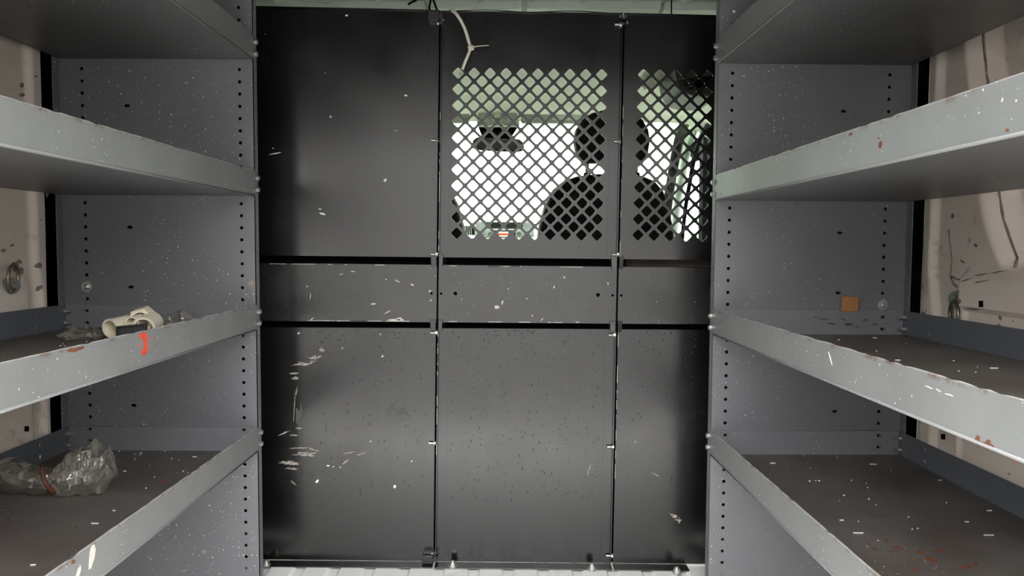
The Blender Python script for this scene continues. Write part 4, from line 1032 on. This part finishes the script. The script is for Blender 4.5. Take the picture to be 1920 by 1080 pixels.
mb = MB(); mb.cyl(W(1220, 146, 2.47), W(1220, 146, 2.50), .03, .028, 18); mb.build('anchor', 'cab_trim', t, smooth=True, auto=True)
c0 = W(1290, 178, 2.30); t = thing('overhead_box', c0, 'black box under the cab roof at the right mesh top', 'box')
mb = MB(); mb.prism([W(u, v1, 2.30) for u, v1 in ((1262, 118), (1352, 118), (1352, 181), (1306, 180), (1280, 172), (1268, 150))], (0, .25, 0)); mb.build('body', 'black_plastic', t, bevel=.012, seg=3)
mb = MB(); mb.prism([W(u, v1, 2.296) for u, v1 in ((1284, 148), (1345, 140), (1345, 160), (1290, 168))], (0, .006, 0)); mb.build('front_flap', 'rubber_black', t, bevel=.002)

# ------------------------------------------------------------------ parked vehicles beyond the windscreen
YO = 24.0
def O(u, vv, dy=0.0): return W(u, vv, YO + dy)
c0 = O(947, 520); t = thing('parked_truck', (c0.x, YO, -.72), 'white truck parked outside, its dark grille seen through the windscreen', 'truck')
def op(name, mat, px, depth, dy=0.0, par=None, bev=0.0):
    mb = MB(); mb.prism([O(u, v1, dy) for u, v1 in px], (0, depth, 0)); return mb.build(name, mat, par or t, bevel=bev)
op('body', 'car_white', [(893, 410), (1002, 411), (1003, 480), (892, 480)], 2.2, .3)
op('bonnet', 'car_white', [(908, 404), (985, 404), (1000, 412), (895, 412)], 1.6, .4, bev=.05)
op('fender', 'car_silver', [(891, 414), (912, 413), (913, 440), (890, 445)], .3, .05, bev=.06)
op('fender', 'car_silver', [(980, 413), (1001, 415), (1002, 445), (979, 440)], .3, .05, bev=.06)
op('grille', 'matte_black', [(912, 416), (980, 417), (980, 429), (912, 428)], .1, .1)
op('bumper', 'car_silver', [(909, 430), (984, 431), (984, 446), (909, 446)], .2, .0, bev=.03)
op('bumper_recess', 'matte_black', [(926, 432), (966, 432), (966, 444), (926, 444)], .05, -.05)
pl_ = op('number_plate', 'plate_orange', [(934, 437), (955, 437), (955, 441.5), (934, 441.5)], .04, -.1)
op('plate_band', 'car_white', [(934, 434.6), (955, 434.6), (955, 436.8), (934, 436.8)], .04, -.1, par=pl_)
op('plate_band', 'car_white', [(934, 442), (955, 442), (955, 443.5), (934, 443.5)], .04, -.1, par=pl_)
for u in (919.5, 973):
    c_ = O(u, 440, -.02); mb = MB(); mb.pipe(c_, c_ + Vector((0, -.12, 0)), .105, .08, 20); hd = mb.build('headlamp', 'car_silver', t, smooth=True, auto=True)
    mb = MB(); mb.cyl(c_ + Vector((0, -.04, 0)), c_ + Vector((0, -.06, 0)), .082, n=20); mb.build('lens', 'black_plastic', hd)
for xw in (-.75, .75):
    mb = MB(); cw = Vector((c0.x + xw, YO + .9, -.34)); mb.cyl(cw + Vector((-.1, 0, 0)), cw + Vector((.1, 0, 0)), .38, n=24); mb.build('wheel', 'rubber_black', t, smooth=True, auto=True)
mb = MB(); pz = O(893, 480).z; mb.box((c0.x - .85, YO + .35, -.45), (c0.x + .85, YO + 2.3, pz + .05)); mb.build('underbody', 'rubber_black', t)
YO = 26.0
c0 = O(876, 520); t = thing('parked_trailer', (c0.x, YO, -.72), 'pale slatted vehicle rear beside the parked truck, left of it', 'trailer')
op('cover', 'car_white', [(860, 417), (892, 414), (892, 424), (860, 424)], 2.0, bev=.04)
op('body', 'matte_black', [(860, 424), (890, 424), (890, 560), (860, 560)], 1.8, .1)
for i in range(5): op('slat', 'car_silver', [(868.5 + i * 3.6, 425), (870 + i * 3.6, 425), (870 + i * 3.6, 440), (868.5 + i * 3.6, 440)], .1, -.02)
op('sill', 'car_white', [(866, 441), (890, 441), (890, 447), (866, 447)], .3, -.1, bev=.03)
